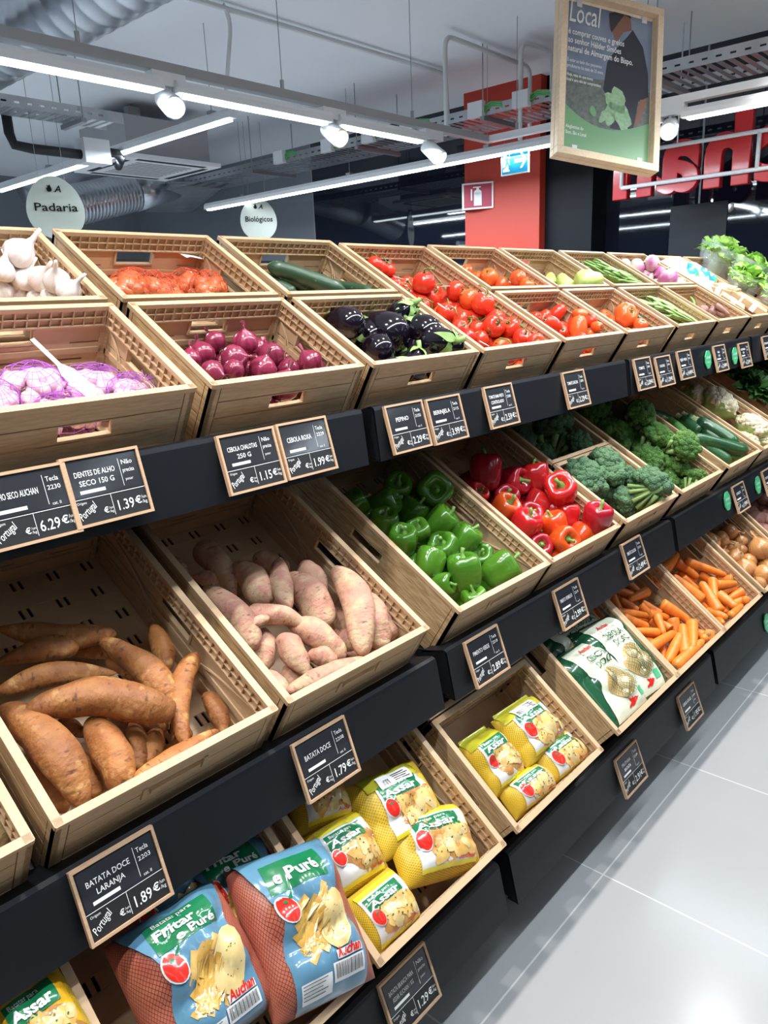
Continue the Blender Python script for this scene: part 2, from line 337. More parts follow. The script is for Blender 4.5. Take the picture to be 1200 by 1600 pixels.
# ------------------------------------------------------------------ mesh helpers
class MB:
    def __init__(s): s.v, s.f, s.m, s.uv = [], [], [], []
    def face(s, idx, mi=0, uv=None):
        s.f.append(tuple(idx)); s.m.append(mi); s.uv.append(uv)
    def box(s, x0, x1, y0, y1, z0, z1, mi=0):
        n = len(s.v)
        s.v += [(x, y, z) for z in (z0, z1) for y in (y0, y1) for x in (x0, x1)]
        for q in ((0, 2, 3, 1), (4, 5, 7, 6), (0, 1, 5, 4), (1, 3, 7, 5), (3, 2, 6, 7), (2, 0, 4, 6)):
            s.face([n + i for i in q], mi)
        return s
    def obox(s, M4, sx, sy, sz, mi=0):
        n = len(s.v)
        s.v += [tuple(M4 @ Vector((x, y, z))) for z in (-sz / 2, sz / 2) for y in (-sy / 2, sy / 2) for x in (-sx / 2, sx / 2)]
        for q in ((0, 2, 3, 1), (4, 5, 7, 6), (0, 1, 5, 4), (1, 3, 7, 5), (3, 2, 6, 7), (2, 0, 4, 6)):
            s.face([n + i for i in q], mi)
        return s
    def grid(s, fn, nu, nv, mi=0, closeu=False, flip=False):
        n = len(s.v)
        cu = nu if closeu else nu + 1
        for j in range(nv + 1):
            for i in range(cu):
                s.v.append(tuple(fn(i / nu, j / nv)))
        for j in range(nv):
            for i in range(nu):
                a = n + j * cu + i; b = n + j * cu + (i + 1) % cu
                c = b + cu; d = a + cu
                q = [a, b, c, d]
                u = [(i / nu, j / nv), ((i + 1) / nu, j / nv), ((i + 1) / nu, (j + 1) / nv), (i / nu, (j + 1) / nv)]
                if flip: q.reverse(); u.reverse()
                s.face(q, mi, u)
        return s
    def tube(s, pts, rad, seg=10, mi=0, caps=True, rfun=None, flat=1.0):
        pts = [Vector(p) for p in pts]
        if not hasattr(rad, '__len__'): rad = [rad] * len(pts)
        n0 = len(s.v)
        t0 = (pts[1] - pts[0]).normalized()
        up = Vector((0, 0, 1)) if abs(t0.z) < 0.9 else Vector((0, 1, 0))
        nr = up.cross(t0).normalized()
        K = len(pts)
        for i, p in enumerate(pts):
            t = (pts[min(i + 1, K - 1)] - pts[max(i - 1, 0)]).normalized()
            nr = (nr - t * nr.dot(t)).normalized()
            bn = t.cross(nr)
            for k in range(seg):
                a = 2 * math.pi * k / seg
                r = rad[i] * (rfun(i / (K - 1), a) if rfun else 1.0)
                s.v.append(tuple(p + nr * (math.cos(a) * r) + bn * (math.sin(a) * r * flat)))
        for i in range(K - 1):
            for k in range(seg):
                a = n0 + i * seg + k; b = n0 + i * seg + (k + 1) % seg
                s.face([a, b, b + seg, a + seg], mi, [(k / seg, i / (K - 1)), ((k + 1) / seg, i / (K - 1)), ((k + 1) / seg, (i + 1) / (K - 1)), (k / seg, (i + 1) / (K - 1))])
        if caps:
            s.face([n0 + k for k in reversed(range(seg))], mi)
            s.face([n0 + (K - 1) * seg + k for k in range(seg)], mi)
        return s
    def lathe(s, prof, seg=24, mi=0, mod=None):
        """prof: (r, z) from top to bottom; mod(a, i) scales r"""
        n0 = len(s.v); K = len(prof)
        for i, (r, z) in enumerate(prof):
            for k in range(seg):
                a = 2 * math.pi * k / seg
                q = r * (mod(a, i / (K - 1)) if mod else 1)
                s.v.append((math.cos(a) * q, math.sin(a) * q, z))
        for i in range(K - 1):
            for k in range(seg):
                a = n0 + i * seg + k; b = n0 + i * seg + (k + 1) % seg
                s.face([a, a + seg, b + seg, b], mi, [(k / seg, i / K), (k / seg, (i + 1) / K), ((k + 1) / seg, (i + 1) / K), ((k + 1) / seg, i / K)])
        return s
    def sphere(s, c, r, nu=12, nv=8, mi=0, sc=(1, 1, 1), nz=0.0, nf=8.0, seed=0):
        n0 = len(s.v); c = Vector(c)
        for j in range(nv + 1):
            t = math.pi * j / nv
            for i in range(nu):
                a = 2 * math.pi * i / nu
                d = Vector((math.sin(t) * math.cos(a), math.sin(t) * math.sin(a), math.cos(t)))
                q = r * (1 + (nz * noise.noise(d * nf + Vector((seed, seed * .7, 3))) if nz else 0))
                s.v.append(tuple(c + Vector((d.x * sc[0], d.y * sc[1], d.z * sc[2])) * q))
        for j in range(nv):
            for i in range(nu):
                a = n0 + j * nu + i; b = n0 + j * nu + (i + 1) % nu
                s.face([a, a + nu, b + nu, b], mi, [(i / nu, j / nv), (i / nu, (j + 1) / nv), ((i + 1) / nu, (j + 1) / nv), ((i + 1) / nu, j / nv)])
        return s
    def xf(s, M4, start=0):
        for i in range(start, len(s.v)): s.v[i] = tuple(M4 @ Vector(s.v[i]))
        return s
    def data(s, name, mats, smooth=True):
        me = bpy.data.meshes.new(name)
        me.from_pydata(s.v, [], s.f)
        for m in mats: me.materials.append(M(m) if isinstance(m, str) else m)
        me.polygons.foreach_set('material_index', s.m)
        me.polygons.foreach_set('use_smooth', [smooth] * len(s.f))
        if any(s.uv):
            ul = me.uv_layers.new(name='uv')
            k = 0
            for f, u in zip(s.f, s.uv):
                for j in range(len(f)):
                    if u: ul.data[k].uv = u[j]
                    k += 1
        me.update()
        return me
    def build(s, name, mats, parent=None, smooth=True, loc=None):
        o = bpy.data.objects.new(name, s.data(name, mats if isinstance(mats, (list, tuple)) else [mats], smooth))
        COL.objects.link(o)
        if parent is not None: o.parent = parent
        if loc is not None: o.location = loc
        return o

def tag(o, label, cat, group=None):
    o['label'] = label; o['category'] = cat
    if group: o['group'] = group
    return o
def empty(name, mat=None, loc=None):
    o = bpy.data.objects.new(name, None)
    o.empty_display_size = 0.03
    COL.objects.link(o)
    if mat is not None: o.matrix_world = mat
    if loc is not None: o.location = loc
    return o
def struct(o):
    o['kind'] = 'structure'; return o
def kids(o): return [c for c in KID.get(o.name, [])]
def copy_tree(o, children):
    c = o.copy(); COL.objects.link(c)
    out = []
    for ch in children:
        d = ch.copy(); COL.objects.link(d); d.parent = c; out.append(d)
    return c, out
def bevel(o, w, seg=1):
    b = o.modifiers.new('bevel', 'BEVEL'); b.width = w; b.segments = seg; b.limit_method = 'ANGLE'; b.angle_limit = math.radians(40)
    return o
TXT = {}
def text_verts(s, bold=0.0, shear=0.0):
    """2D glyph mesh of a string, height 1: (verts, faces, width)"""
    key = (s, bold, shear)
    if key not in TXT:
        c = bpy.data.curves.new('lettering', 'FONT')
        c.body = s; c.size = 1.0; c.offset = bold; c.shear = shear; c.resolution_u = 2
        o = bpy.data.objects.new('lettering', c)
        me = o.to_mesh()
        v = [tuple(p.co) for p in me.vertices]; f = [tuple(p.vertices) for p in me.polygons]
        o.to_mesh_clear(); bpy.data.objects.remove(o); bpy.data.curves.remove(c)
        w = max([p[0] for p in v], default=0)
        TXT[key] = (v, f, w)
    return TXT[key]
def add_text(mb, s, x, y, h, fn, width=None, bold=0.0, align='L', mi=0, ang=0.0, shear=0.0, mirror=False):
    """puts a line of text on the surface fn(x, y) -> 3D; h is the font size"""
    v, f, w = text_verts(s, bold, shear)
    if not v: return
    sx = h if width is None else width / w
    n = len(mb.v); ca, sa = math.cos(ang), math.sin(ang)
    off = {'L': 0, 'C': -w * sx / 2, 'R': -w * sx}[align]
    for p in v:
        a, b = p[0] * sx + off, p[1] * h
        mb.v.append(tuple(fn(x + a * ca - b * sa, y + a * sa + b * ca)))
    for q in f: mb.face([n + i for i in q], mi)
def add_poly(mb, pts, fn, mi=0, rings=3):
    """star-shaped outline filled with rings so that it follows a curved surface"""
    cx = sum(p[0] for p in pts) / len(pts); cy = sum(p[1] for p in pts) / len(pts)
    n = len(mb.v); K = len(pts)
    mb.v.append(tuple(fn(cx, cy)))
    for r in range(1, rings + 1):
        for p in pts: mb.v.append(tuple(fn(cx + (p[0] - cx) * r / rings, cy + (p[1] - cy) * r / rings)))
    for k in range(K): mb.face([n, n + 1 + k, n + 1 + (k + 1) % K], mi)
    for r in range(rings - 1):
        for k in range(K):
            a = n + 1 + r * K + k; b = n + 1 + r * K + (k + 1) % K
            mb.face([a, a + K, b + K, b], mi)
def add_rect(mb, x0, x1, y0, y1, fn, mi=0, nx=4, ny=4):
    n = len(mb.v)
    for j in range(ny + 1):
        for i in range(nx + 1): mb.v.append(tuple(fn(x0 + (x1 - x0) * i / nx, y0 + (y1 - y0) * j / ny)))
    for j in range(ny):
        for i in range(nx):
            a = n + j * (nx + 1) + i
            mb.face([a, a + 1, a + nx + 2, a + nx + 1], mi)
def ell(cx, cy, rx, ry, n=14, ang=0, wob=0.0, seed=0):
    out = []
    for k in range(n):
        a = 2 * math.pi * k / n
        w = 1 + wob * noise.noise(Vector((math.cos(a) * 1.3, math.sin(a) * 1.3, seed)))
        x, y = math.cos(a) * rx * w, math.sin(a) * ry * w
        out.append((cx + x * math.cos(ang) - y * math.sin(ang), cy + x * math.sin(ang) + y * math.cos(ang)))
    return out
ORD = 'first second third fourth fifth sixth seventh eighth ninth tenth eleventh twelfth thirteenth'.split()

def panel(mb, u0, u1, v0, v1, t0, t1, holes, put, mi=0):
    """flat panel with rectangular holes; put(ua, ub, va, vb, ta, tb) adds one box"""
    vs = sorted({v0, v1} | {min(max(h[k], v0), v1) for h in holes for k in (2, 3)})
    for a, b in zip(vs, vs[1:]):
        if b - a < 1e-6: continue
        mid = (a + b) / 2
        cuts = sorted((max(h[0], u0), min(h[1], u1)) for h in holes if h[2] < mid < h[3])
        x = u0
        for h0, h1 in cuts:
            if h0 > x + 1e-6: put(x, h0, a, b, t0, t1)
            x = max(x, h1)
        if u1 > x + 1e-6: put(x, u1, a, b, t0, t1)

# ------------------------------------------------------------------ the hall
XW, YW, ZC = 5.5, 9.0, 3.0
struct(MB().box(-3, 7.0, -4, YW, -0.05, 0).build('floor', 'floor_tile', smooth=False))
struct(MB().box(-3, 7.0, -4, YW, ZC, ZC + 0.05).build('ceiling', 'ceiling_paint', smooth=False))
struct(MB().box(-3, 7.0, YW, YW + 0.1, 0, ZC).build('wall_back', 'grey_wall', smooth=False))
o = struct(MB().box(XW, XW + 0.05, -4, 5.83, 0, ZC).build('wall_glass', 'glass_dark', smooth=False))
sm = MB()
for yy in (-1.5, 0.4, 2.05, 3.95, 5.82):
    sm.box(XW - 0.004, XW, yy - 0.006, yy + 0.006, 0, ZC)
struct(sm.build('trim_1', 'seam_grey', smooth=False))
struct(MB().box(XW, XW + 0.05, 5.83, YW, 0, ZC).build('wall_end', 'grey_wall', smooth=False))
struct(MB().box(XW - 0.008, XW - 0.001, 1.86, 2.24, 0, 2.05).build('reflection_panel', 'panel_grey', smooth=False))  # grey panel in place of a column's reflection in the glass
struct(MB().box(5.28, XW - 0.001, 2.72, 3.10, 0, ZC).build('wall_recess', 'panel_dark', smooth=False))
struct(MB().box(5.2, XW - 0.001, 3.10, 3.77, 0, ZC).build('pillar', 'pillar_red', smooth=False))

# ------------------------------------------------------------------ display shelving
MODS = [(-0.08, 1.205), (1.245, 2.53), (2.56, 3.86), (3.89, 5.15)]
FASC = {'T': ((1.160, 1.268), (1.146, 1.143)), 'M': ((0.967, 0.722), (0.945, 0.603)), 'B': ((0.800, 0.262), (0.774, 0.137))}
NEAR = ['in the bay by the sweet potatoes', 'in the bay of peppers and eggplants', 'in the bay of zucchini and beans', 'in the bay by the glass wall']
for (xa, xb), where in zip(MODS, NEAR):
    root = empty('display_shelf', loc=(xa, 1.2, 0))
    tag(root, 'black steel stepped produce display with three sloping shelves ' + where, 'display shelf', 'black stepped shelf bays')
    def part(mb, name, mat='black_steel'):
        for i, v in enumerate(mb.v): mb.v[i] = (v[0] - xa, v[1] - 1.2, v[2])
        return mb.build(name, mat, root, smooth=False)
    part(MB().box(xa, xb, 1.745, 1.765, 0, 1.62), 'back_panel', 'black_plain')
    part(MB().box(xa + 0.02, xb - 0.02, 0.97, 1.74, 0, 0.13), 'plinth', 'black_plain')
    up = MB()
    for xx in (xa + 0.002, xb - 0.022): up.box(xx, xx + 0.02, 1.68, 1.745, 0, 1.55)
    part(up, 'upright', 'black_plain')
    for k in 'TMB':
        D, N, O = axes(k)
        A = crate_matrix(k, xa)
        mb = MB()
        n = len(mb.v); mb.box(0, xb - xa, -0.02, 0.62, -0.014, -0.003); mb.xf(A, n)
        part(mb, 'shelf_plate')
        (ya, za), (yb, zb) = FASC[k]
        mb = MB()
        prof = [(ya + 0.075, za - 0.02), (ya + 0.012, za + 0.0), (ya + 0.003, za - 0.003), (ya, za - 0.010), (yb, zb), (yb + 0.03, zb), (yb + 0.03, zb + 0.003), (yb + 0.004, zb + 0.003), (ya + 0.004, za - 0.011), (ya + 0.013, za - 0.004), (ya + 0.075, za - 0.024)]
        K = len(prof)
        for xx in (xa, xb): mb.v += [(xx, y, z) for y, z in prof]
        for i in range(K): mb.face([i, K + i, K + (i + 1) % K, (i + 1) % K])
        mb.face(list(range(K))); mb.face([K + i for i in reversed(range(K))])
        # folded ends
        for xx in (xa, xb - 0.003):
            n = len(mb.v)
            for x_ in (xx, xx + 0.003): mb.v += [(x_, ya + 0.002, za - 0.006), (x_, yb + 0.002, zb + 0.001), (x_, yb + 0.10, zb + 0.02), (x_, ya + 0.10, za - 0.02)]
            for q in ((0, 1, 2, 3), (7, 6, 5, 4), (0, 4, 5, 1), (1, 5, 6, 2), (2, 6, 7, 3), (3, 7, 4, 0)): mb.face([n + i for i in q])
        part(mb, 'fascia')

# ------------------------------------------------------------------ crates
def crate_parts(dep, latch=False):
    """(name, mesh) of the parts of a crate CW wide, dep deep, CH high, origin at its front bottom corner"""
    out = []
    T = 0.012
    band0 = CH - 0.040
    def wall(L, along, sgn, off):
        """a wall of length L: along 'x' or 'y', its outer face at off, sgn +1 when inside is at larger coordinate"""
        mb = MB()
        if along == 'x': put = lambda mi: (lambda a, b, c, d, e, f: mb.box(a, b, *sorted((off + sgn * e, off + sgn * f)), c, d, mi))
        else: put = lambda mi: (lambda a, b, c, d, e, f: mb.box(*sorted((off + sgn * e, off + sgn * f)), a, b, c, d, mi))
        hw = 0.047 if along == 'x' else 0.055
        hole = (L / 2 - hw, L / 2 + hw, 0.092, 0.120)
        lt = latch and along == 'x' and sgn > 0
        if lt: hole = (L / 2 - 0.055, L / 2 + 0.055, 0.1265, 0.1325)
        slits = [hole]
        for z in (0.050, 0.086):
            nn = max(2, int(L / 0.13))
            for i in range(nn):
                c = L * (i + 0.5) / nn + (0.02 if z > 0.06 else -0.015)
                slits.append((c - 0.032, c + 0.032, z - 0.0016, z + 0.0016))
        panel(mb, 0.012, L - 0.012, 0.003, CH - 0.008, 0.003, 0.0065, slits, put(0))         # skin
        for za, zb in ((0.004, 0.0485), (0.0515, 0.0845), (0.0875, 0.1225), (0.1245, 0.157)):  # planks
            panel(mb, 0.022, L - 0.022, za, zb, 0.0, 0.0035, slits, put(1))
        P = put(1)
        for a in (0.0, L - 0.020): P(a, a + 0.020, 0.002, CH - 0.004, -0.0, 0.010)             # corner posts
        P = put(0)
        P(0, L, CH - 0.009, CH, -0.0015, 0.0125)                                              # rim
        P(0.012, L - 0.012, band0 - 0.002, band0 + 0.001, 0.0065, 0.0135)                       # lattice rails
        P(0.012, L - 0.012, CH - 0.0245, CH - 0.0225, 0.0075, 0.0125)
        nb = int((L - 0.03) / 0.021)
        for i in range(nb + 1):
            c = 0.015 + (L - 0.03) * i / nb
            P(c - 0.0011, c + 0.0011, band0, CH - 0.008, 0.0065, 0.0125)
        for z in (0.034, 0.069): P(0.014, L - 0.014, z - 0.006, z + 0.006, 0.0065, 0.010)        # inner ribs
        if lt:
            P = put(1)
            P(L / 2 - 0.045, L / 2 + 0.045, 0.116, 0.1255, -0.004, 0.002); P(L / 2 - 0.06, L / 2 - 0.052, 0.108, 0.136, -0.003, 0.002); P(L / 2 + 0.052, L / 2 + 0.06, 0.108, 0.136, -0.003, 0.002)
            P = put(0)
        P(hole[0] - 0.005, hole[1] + 0.005, hole[2] - 0.004, hole[2], 0.0065, 0.0105)
        P(hole[0] - 0.005, hole[0], hole[2], hole[3], 0.0065, 0.0105); P(hole[1], hole[1] + 0.005, hole[2], hole[3], 0.0065, 0.0105)
        if along == 'y':
            for e in (-1, 1):                                                                  # bowed ribs beside the hand hole
                for q in (0, 0.012):
                    pts = []
                    for i in range(9):
                        t = i / 8
                        pts.append((off + sgn * 0.009, L / 2 + e * (0.062 + q + (L / 2 - 0.085 - q) * t ** 1.7), 0.020 + (band0 - 0.024) * t ** 0.6))
                    mb.tube(pts, 0.0018, 6, 0)
        return mb
    for nm, mb, g in (('front_panel', wall(CW, 'x', 1, 0.0), 'crate_grain_x'), ('back_panel', wall(CW, 'x', -1, dep), 'crate_grain_x'),
                      ('side_panel', wall(dep, 'y', 1, 0.0), 'crate_grain_y'), ('side_panel', wall(dep, 'y', -1, CW), 'crate_grain_y')):
        out.append((nm, mb.data(nm, ['crate_plastic', g], smooth=False)))
    b = MB()
    holes = []
    for j in range(int(dep / 0.075)):
        for i in range(5):
            cx, cy = 0.05 + i * 0.075 + (0.015 if j % 2 else 0), 0.05 + j * 0.075
            for e in (-0.008, 0.008): holes.append((cx + e - 0.0032, cx + e + 0.0032, cy - 0.013, cy + 0.013))
    panel(b, 0.006, CW - 0.006, 0.006, dep - 0.006, 0.0, 0.005, holes, lambda a, c, d, e, f, g: b.box(a, c, d, e, f, g))
    out.append(('crate_floor', b.data('crate_floor', ['crate_plastic'], smooth=False)))
    return out
CRATE = {(0.6, False): crate_parts(0.6), (0.6, True): crate_parts(0.6, True), (0.3, False): crate_parts(0.298), (0.3, True): crate_parts(0.298, True)}
def crate(k, x, d, dep, label, group):
    root = empty('produce_crate', crate_matrix(k, x, d))
    tag(root, label, 'crate', group)
    for nm, me in CRATE[dep, k != 'T']:
        p = bpy.data.objects.new(nm, me); COL.objects.link(p); p.parent = root
        bevel(p, 0.0007)
    return root
GT, GM, GB = 'crates on the top shelf', 'crates on the middle shelf', 'crates on the bottom shelf'
TX = [0.381, 0.817, 1.25, 1.677, 2.109, 2.539, 2.987, 3.43, 3.87, 4.31]
MX = [-0.09, 0.34, 0.766, 1.277, 1.693, 2.14, 2.583, 3.064, 3.50, 3.95, 4.39]
BX = [-0.10, 0.325, 0.757, 1.206, 1.698, 2.102, 2.509, 2.95, 3.39, 3.83]
pre = 'brown wood-look crate '
for x, f, b in [(TX[0], 'holding netted garlic', 'holding loose white garlic'), (TX[1], 'holding red onions', 'holding netted shallots'), (TX[2], 'holding eggplants', 'holding cucumbers'),
                (TX[4], 'holding plum tomatoes', 'holding round tomatoes'), (TX[5], 'holding ribbed beef tomatoes', 'holding pale green chayotes'),
                (TX[6], 'holding flat green beans', 'holding thin green beans'), (TX[7], 'nearly empty with a few roots', 'holding purple and white turnips')]:
    crate('T', x, 0, 0.3, pre + f + ', front half of the top shelf', GT)
    crate('T', x, 0.315, 0.3, pre + b + ', back half of the top shelf', GT)
crate('T', TX[3], 0, 0.6, 'deep brown crate holding vine tomatoes on the top shelf', GT)
crate('T', TX[8], 0, 0.6, 'deep brown crate holding white bags and cardboard trays on the top shelf', GT)
crate('T', TX[9], 0, 0.6, 'deep brown crate under the lettuces at the end of the top shelf', GT)
for x, w in zip(MX, ['a rough brown yam', 'orange sweet potatoes', 'pink sweet potatoes', 'green peppers', 'red peppers', None, 'bright green broccoli', 'zucchini', 'cauliflower', 'spinach', 'leafy greens by the glass wall']):
    if w: crate('M', x, 0, 0.6, 'deep brown crate holding ' + w + ' on the middle shelf', GM)
crate('M', MX[5], 0, 0.3, pre + 'holding dark broccoli, front half of the middle shelf', GM)
crate('M', MX[5], 0.305, 0.3, pre + 'holding shaded dark broccoli, back half of the middle shelf', GM)
for x, w in zip(BX, ['a yellow potato bag', 'blue potato bags', 'yellow netted potato bags beside the blue bags', None, 'cream bags of sweet onions', 'carrots beside the cream onion bags', 'carrots beside the loose onions', 'brown onions', 'red potatoes', 'more red potatoes']):
    if w: crate('B', x, 0, 0.6, 'deep brown crate holding ' + w + ' on the bottom shelf', GB)
crate('B', BX[3], 0, 0.3, pre + 'holding yellow netted potato bags, front half of the bottom shelf', GB)
crate('B', BX[3], 0.305, 0.3, 'empty brown wood-look crate, back half of the bottom shelf', GB)

# ------------------------------------------------------------------ price tags and stickers on the fascias
def on_fascia(k, px, py):
    (ya, za), (yb, zb) = FASC[k]
    P = Vector((0, ya, za - 0.01)); S = Vector((0, yb - ya, zb - za + 0.01)).normalized()
    n = Vector((1, 0, 0)).cross(S)
    d = ray(px, py)
    return EYE + d * ((P - EYE).dot(n) / d.dot(n)), -S
SCRIB = random.Random(4)
def price_tag(k, px, py, lines, code, price, label, tilt=0.0):
    p, upv = on_fascia(k, px, py)
    X = Vector((1, 0, 0)); Z = X.cross(upv)          # towards the aisle
    if Z.y > 0: Z = -Z
    Z = Z.normalized()
    R = Matrix.Rotation(math.radians(-9), 4, 'X') @ Matrix.Rotation(tilt, 4, 'Z')
    root = empty('price_tag', Matrix(((X.x, upv.x, Z.x, p.x), (X.y, upv.y, Z.y, p.y), (X.z, upv.z, Z.z, p.z), (0, 0, 0, 1))) @ Matrix.Translation((0, 0, 0.012)) @ R)
    tag(root, label, 'price tag', 'chalkboard price tags on the shelf fronts')
    w, h, t = 0.136, 0.114, 0.0048
    fr = MB()
    for q in ((-w / 2, w / 2, h / 2 - t, h / 2), (-w / 2, w / 2, -h / 2, -h / 2 + t), (-w / 2, -w / 2 + t, -h / 2 + t, h / 2 - t), (w / 2 - t, w / 2, -h / 2 + t, h / 2 - t)):
        fr.box(*q, -0.006, 0.003)
    fr.build('frame', 'tag_wood', root, smooth=False)
    bd = MB().box(-w / 2 + t, w / 2 - t, -h / 2 + t, h / 2 - t, -0.006, 0.0)
    bd.box(-0.012, 0.012, -0.03, 0.03, -0.020, -0.006)
    bd.build('board', 'chalkboard', root, smooth=False)
    fl = MB().box(-w / 2 + t + 0.003, w / 2 - t - 0.003, -0.010, h / 2 - t - 0.003, 0.0, 0.0009)
    fl.build('film_pocket', 'tag_film', root, smooth=False)
    s = lambda z: (lambda x, y: (x, y, z))
    mb = MB(); f1 = s(0.0013)
    if len(lines) == 1: add_text(mb, lines[0], -0.016, 0.016, 0.014, f1, min(0.066, 0.0075 * len(lines[0])), 0.01, 'C', ang=0.0)
    else:
        add_text(mb, lines[0], -0.016, 0.023, 0.0125, f1, min(0.070, 0.0065 * len(lines[0])), 0.01, 'C')
        add_text(mb, lines[1], -0.016, 0.008, 0.0125, f1, min(0.060, 0.0065 * len(lines[1])), 0.01, 'C')
    add_text(mb, 'Tecla' if code.isdigit() else 'Não', 0.042, 0.031, 0.011, f1, 0.020, 0.005, 'C')
    add_text(mb, code if code.isdigit() else 'precisa', 0.042, 0.018, 0.010, f1, 0.021, 0.005, 'C')
    add_text(mb, 'cat. II' if code.isdigit() else 'pesar', 0.040, 0.004 if not code.isdigit() else -0.006, 0.007, f1, 0.014, 0.0, 'C')
    add_rect(mb, -0.048, -0.005, -0.0045, 0.001, f1, 0, 1, 1)
    add_rect(mb, 0.0275, 0.0283, -0.004, 0.042, f1, 0, 1, 1)
    f2 = s(0.0006)
    add_rect(mb, -w / 2 + t, w / 2 - t, -0.0125, -0.0115, f2, 0, 1, 1)
    add_rect(mb, 0.000, 0.0008, -0.047, -0.0125, f2, 0, 1, 1)
    add_text(mb, price, 0.005, -0.042, 0.024, f2, 0.032, 0.008)
    add_text(mb, '€', 0.040, -0.038, 0.017, f2, 0.011, 0.02)
    add_text(mb, '/un', 0.052, -0.031, 0.008, f2, 0.009, 0.0); add_text(mb, '/kg', 0.052, -0.039, 0.008, f2, 0.009, 0.0)
    add_text(mb, '€', -0.017, -0.041, 0.013, f2, 0.008, 0.02)
    add_text(mb, '/un', -0.008, -0.036, 0.006, f2, 0.007, 0.0); add_text(mb, '/kg', -0.008, -0.042, 0.006, f2, 0.007, 0.0)
    add_text(mb, 'Origem', -0.058, -0.020, 0.006, f2, 0.016, 0.0)
    add_text(mb, 'Portugal', -0.056, -0.046, 0.018, f2, 0.036, 0.004, ang=0.55, shear=0.3)
    mb.build('lettering', 'chalk_white', root, smooth=False)
    return root
tg = 'wood-framed chalkboard price tag '
for a in [
    ('T', 42, 790, ['ALHO SECO AUCHAN'], '2230', '6.29', 'priced 6.29, below the netted garlic crate'),
    ('T', 163, 760, ['DENTES DE ALHO', 'SECO 150 G'], 'un', '1.39', 'priced 1.39, between the garlic and red onion crates'),
    ('T', 388, 719, ['CEBOLA CHALOTAS', '250 G'], 'un', '1.15', 'priced 1.15 for shallots, below the red onion crate'),
    ('T', 474, 699, ['CEBOLA ROXA'], '2229', '1.99', 'priced 1.99 for red onions, below the red onion crate'),
    ('T', 632, 667, ['PEPINO'], '2155', '2.29', 'priced 2.29 for cucumber, below the eggplants'),
    ('T', 693, 655, ['BERINJELA'], '2115', '3.99', 'priced 3.99, below the eggplants'),
    ('T', 778, 634, ['TOMATE RAMA PRETO', 'CONTROLADO'], '2285', '2.59', 'priced 2.59, below the vine tomatoes'),
    ('T', 895, 608, ['TOMATE CHUCHA'], '2281', '2.29', 'priced 2.29, below the plum tomatoes'),
    ('T', 1002, 584, ['TOMATE'], '2280', '2.09', 'priced 2.09, first below the beef tomatoes'),
    ('T', 1034, 580, ['CHUCHU'], '2136', '1.39', 'priced 1.39, second below the beef tomatoes'),
    ('T', 1067, 570, ['FEIJÃO VERDE'], '2162', '4.49', 'priced 4.49, below the flat beans'),
    ('T', 1122, 560, ['NABO', 'BIO'], '2201', '2.49', 'with green sticker, below the nearly empty root crate'),
    ('T', 1160, 555, ['BETERRABA', 'BIO'], '2117', '2.39', 'with green sticker, below the cardboard trays'),
    ('T', 1196, 543, ['ESPINAFRES'], '2160', '1.89', 'at the far end of the top shelf front'),
    ('M', 186, 1378, ['BATATA DOCE', 'LARANJA'], '2203', '1.89', 'priced 1.89, below the orange sweet potatoes'),
    ('M', 504, 1183, ['BATATA DOCE'], '2208', '1.79', 'priced 1.79, below the pink sweet potatoes'),
    ('M', 755, 1024, ['PIMENTO VERDE'], '2218', '2.89', 'priced 2.89, below the green peppers'),
    ('M', 886, 943, ['PIMENTO VERMELHO'], '2219', '2.99', 'priced 2.99, below the red peppers'),
    ('M', 987, 870, ['BRÓCOLOS'], '2126', '2.49', 'priced 2.49, below the dark broccoli'),
    ('M', 1153, 777, ['CURGETE'], '2141', '1.99', 'with green sticker, below the zucchini'),
    ('M', 1198, 752, ['COUVE FLOR'], '2143', '1.99', 'with green sticker, below the cauliflower'),
    ('B', 634, 1545, ['BATATA BRANCA PARA', 'ASSAR AUCHAN 1 KG'], 'un', '1.29', 'priced 1.29, on the lowest front below the yellow potato bags'),
    ('B', 980, 1200, ['FRUTARIA', 'BATATA'], '2104', '2.91', 'priced 2.91, on the lowest front below the half crate'),
    ('B', 1073, 1102, ['CEBOLA DOCE'], 'un', '1.95', 'priced 1.95, on the lowest front below the cream onion bags'),
]:
    price_tag(*a[:6], tg + a[6])
for k, px, py, w in [('T', 1104, 562, 'below the flat green beans'), ('T', 1146, 556, 'below the nearly empty crate'), ('M', 1134, 783, 'below the bright green broccoli'),
                     ('M', 1182, 758, 'below the zucchini and cauliflower'), ('B', 1196, 973, 'on the lowest front below the carrots')]:
    p, upv = on_fascia(k, px, py)
    root = empty('produce_sticker', Matrix(((1, 0, 0, p.x), (0, upv.y, -abs(upv.z), p.y), (0, upv.z, upv.y, p.z), (0, 0, 0, 1))) @ Matrix.Translation((0, 0, 0.006)))
    tag(root, 'green octagonal sticker with white script ' + w, 'sticker', 'green octagonal stickers on the shelf fronts')
    mb = MB(); oc = [(0.034 * math.cos(math.pi / 8 + i * math.pi / 4), 0.040 * math.sin(math.pi / 8 + i * math.pi / 4)) for i in range(8)]
    n = len(mb.v)
    for z in (-0.002, 0.002): mb.v += [(a, b, z) for a, b in oc]
    mb.face([n + i for i in reversed(range(8))]); mb.face([n + 8 + i for i in range(8)])
    for i in range(8): mb.face([n + i, n + (i + 1) % 8, n + 8 + (i + 1) % 8, n + 8 + i])
    mb.build('sticker_plate', 'sticker_green', root, smooth=False)
    tx = MB(); fz = lambda x, y: (x, y, 0.0026)
    add_text(tx, 'Local', -0.024, 0.004, 0.018, fz, 0.046, 0.012, shear=0.25)
    add_text(tx, 'é bom', -0.018, -0.014, 0.012, fz, 0.034, 0.006, shear=0.25)
    tx.build('lettering', 'paper_white', root, smooth=False)

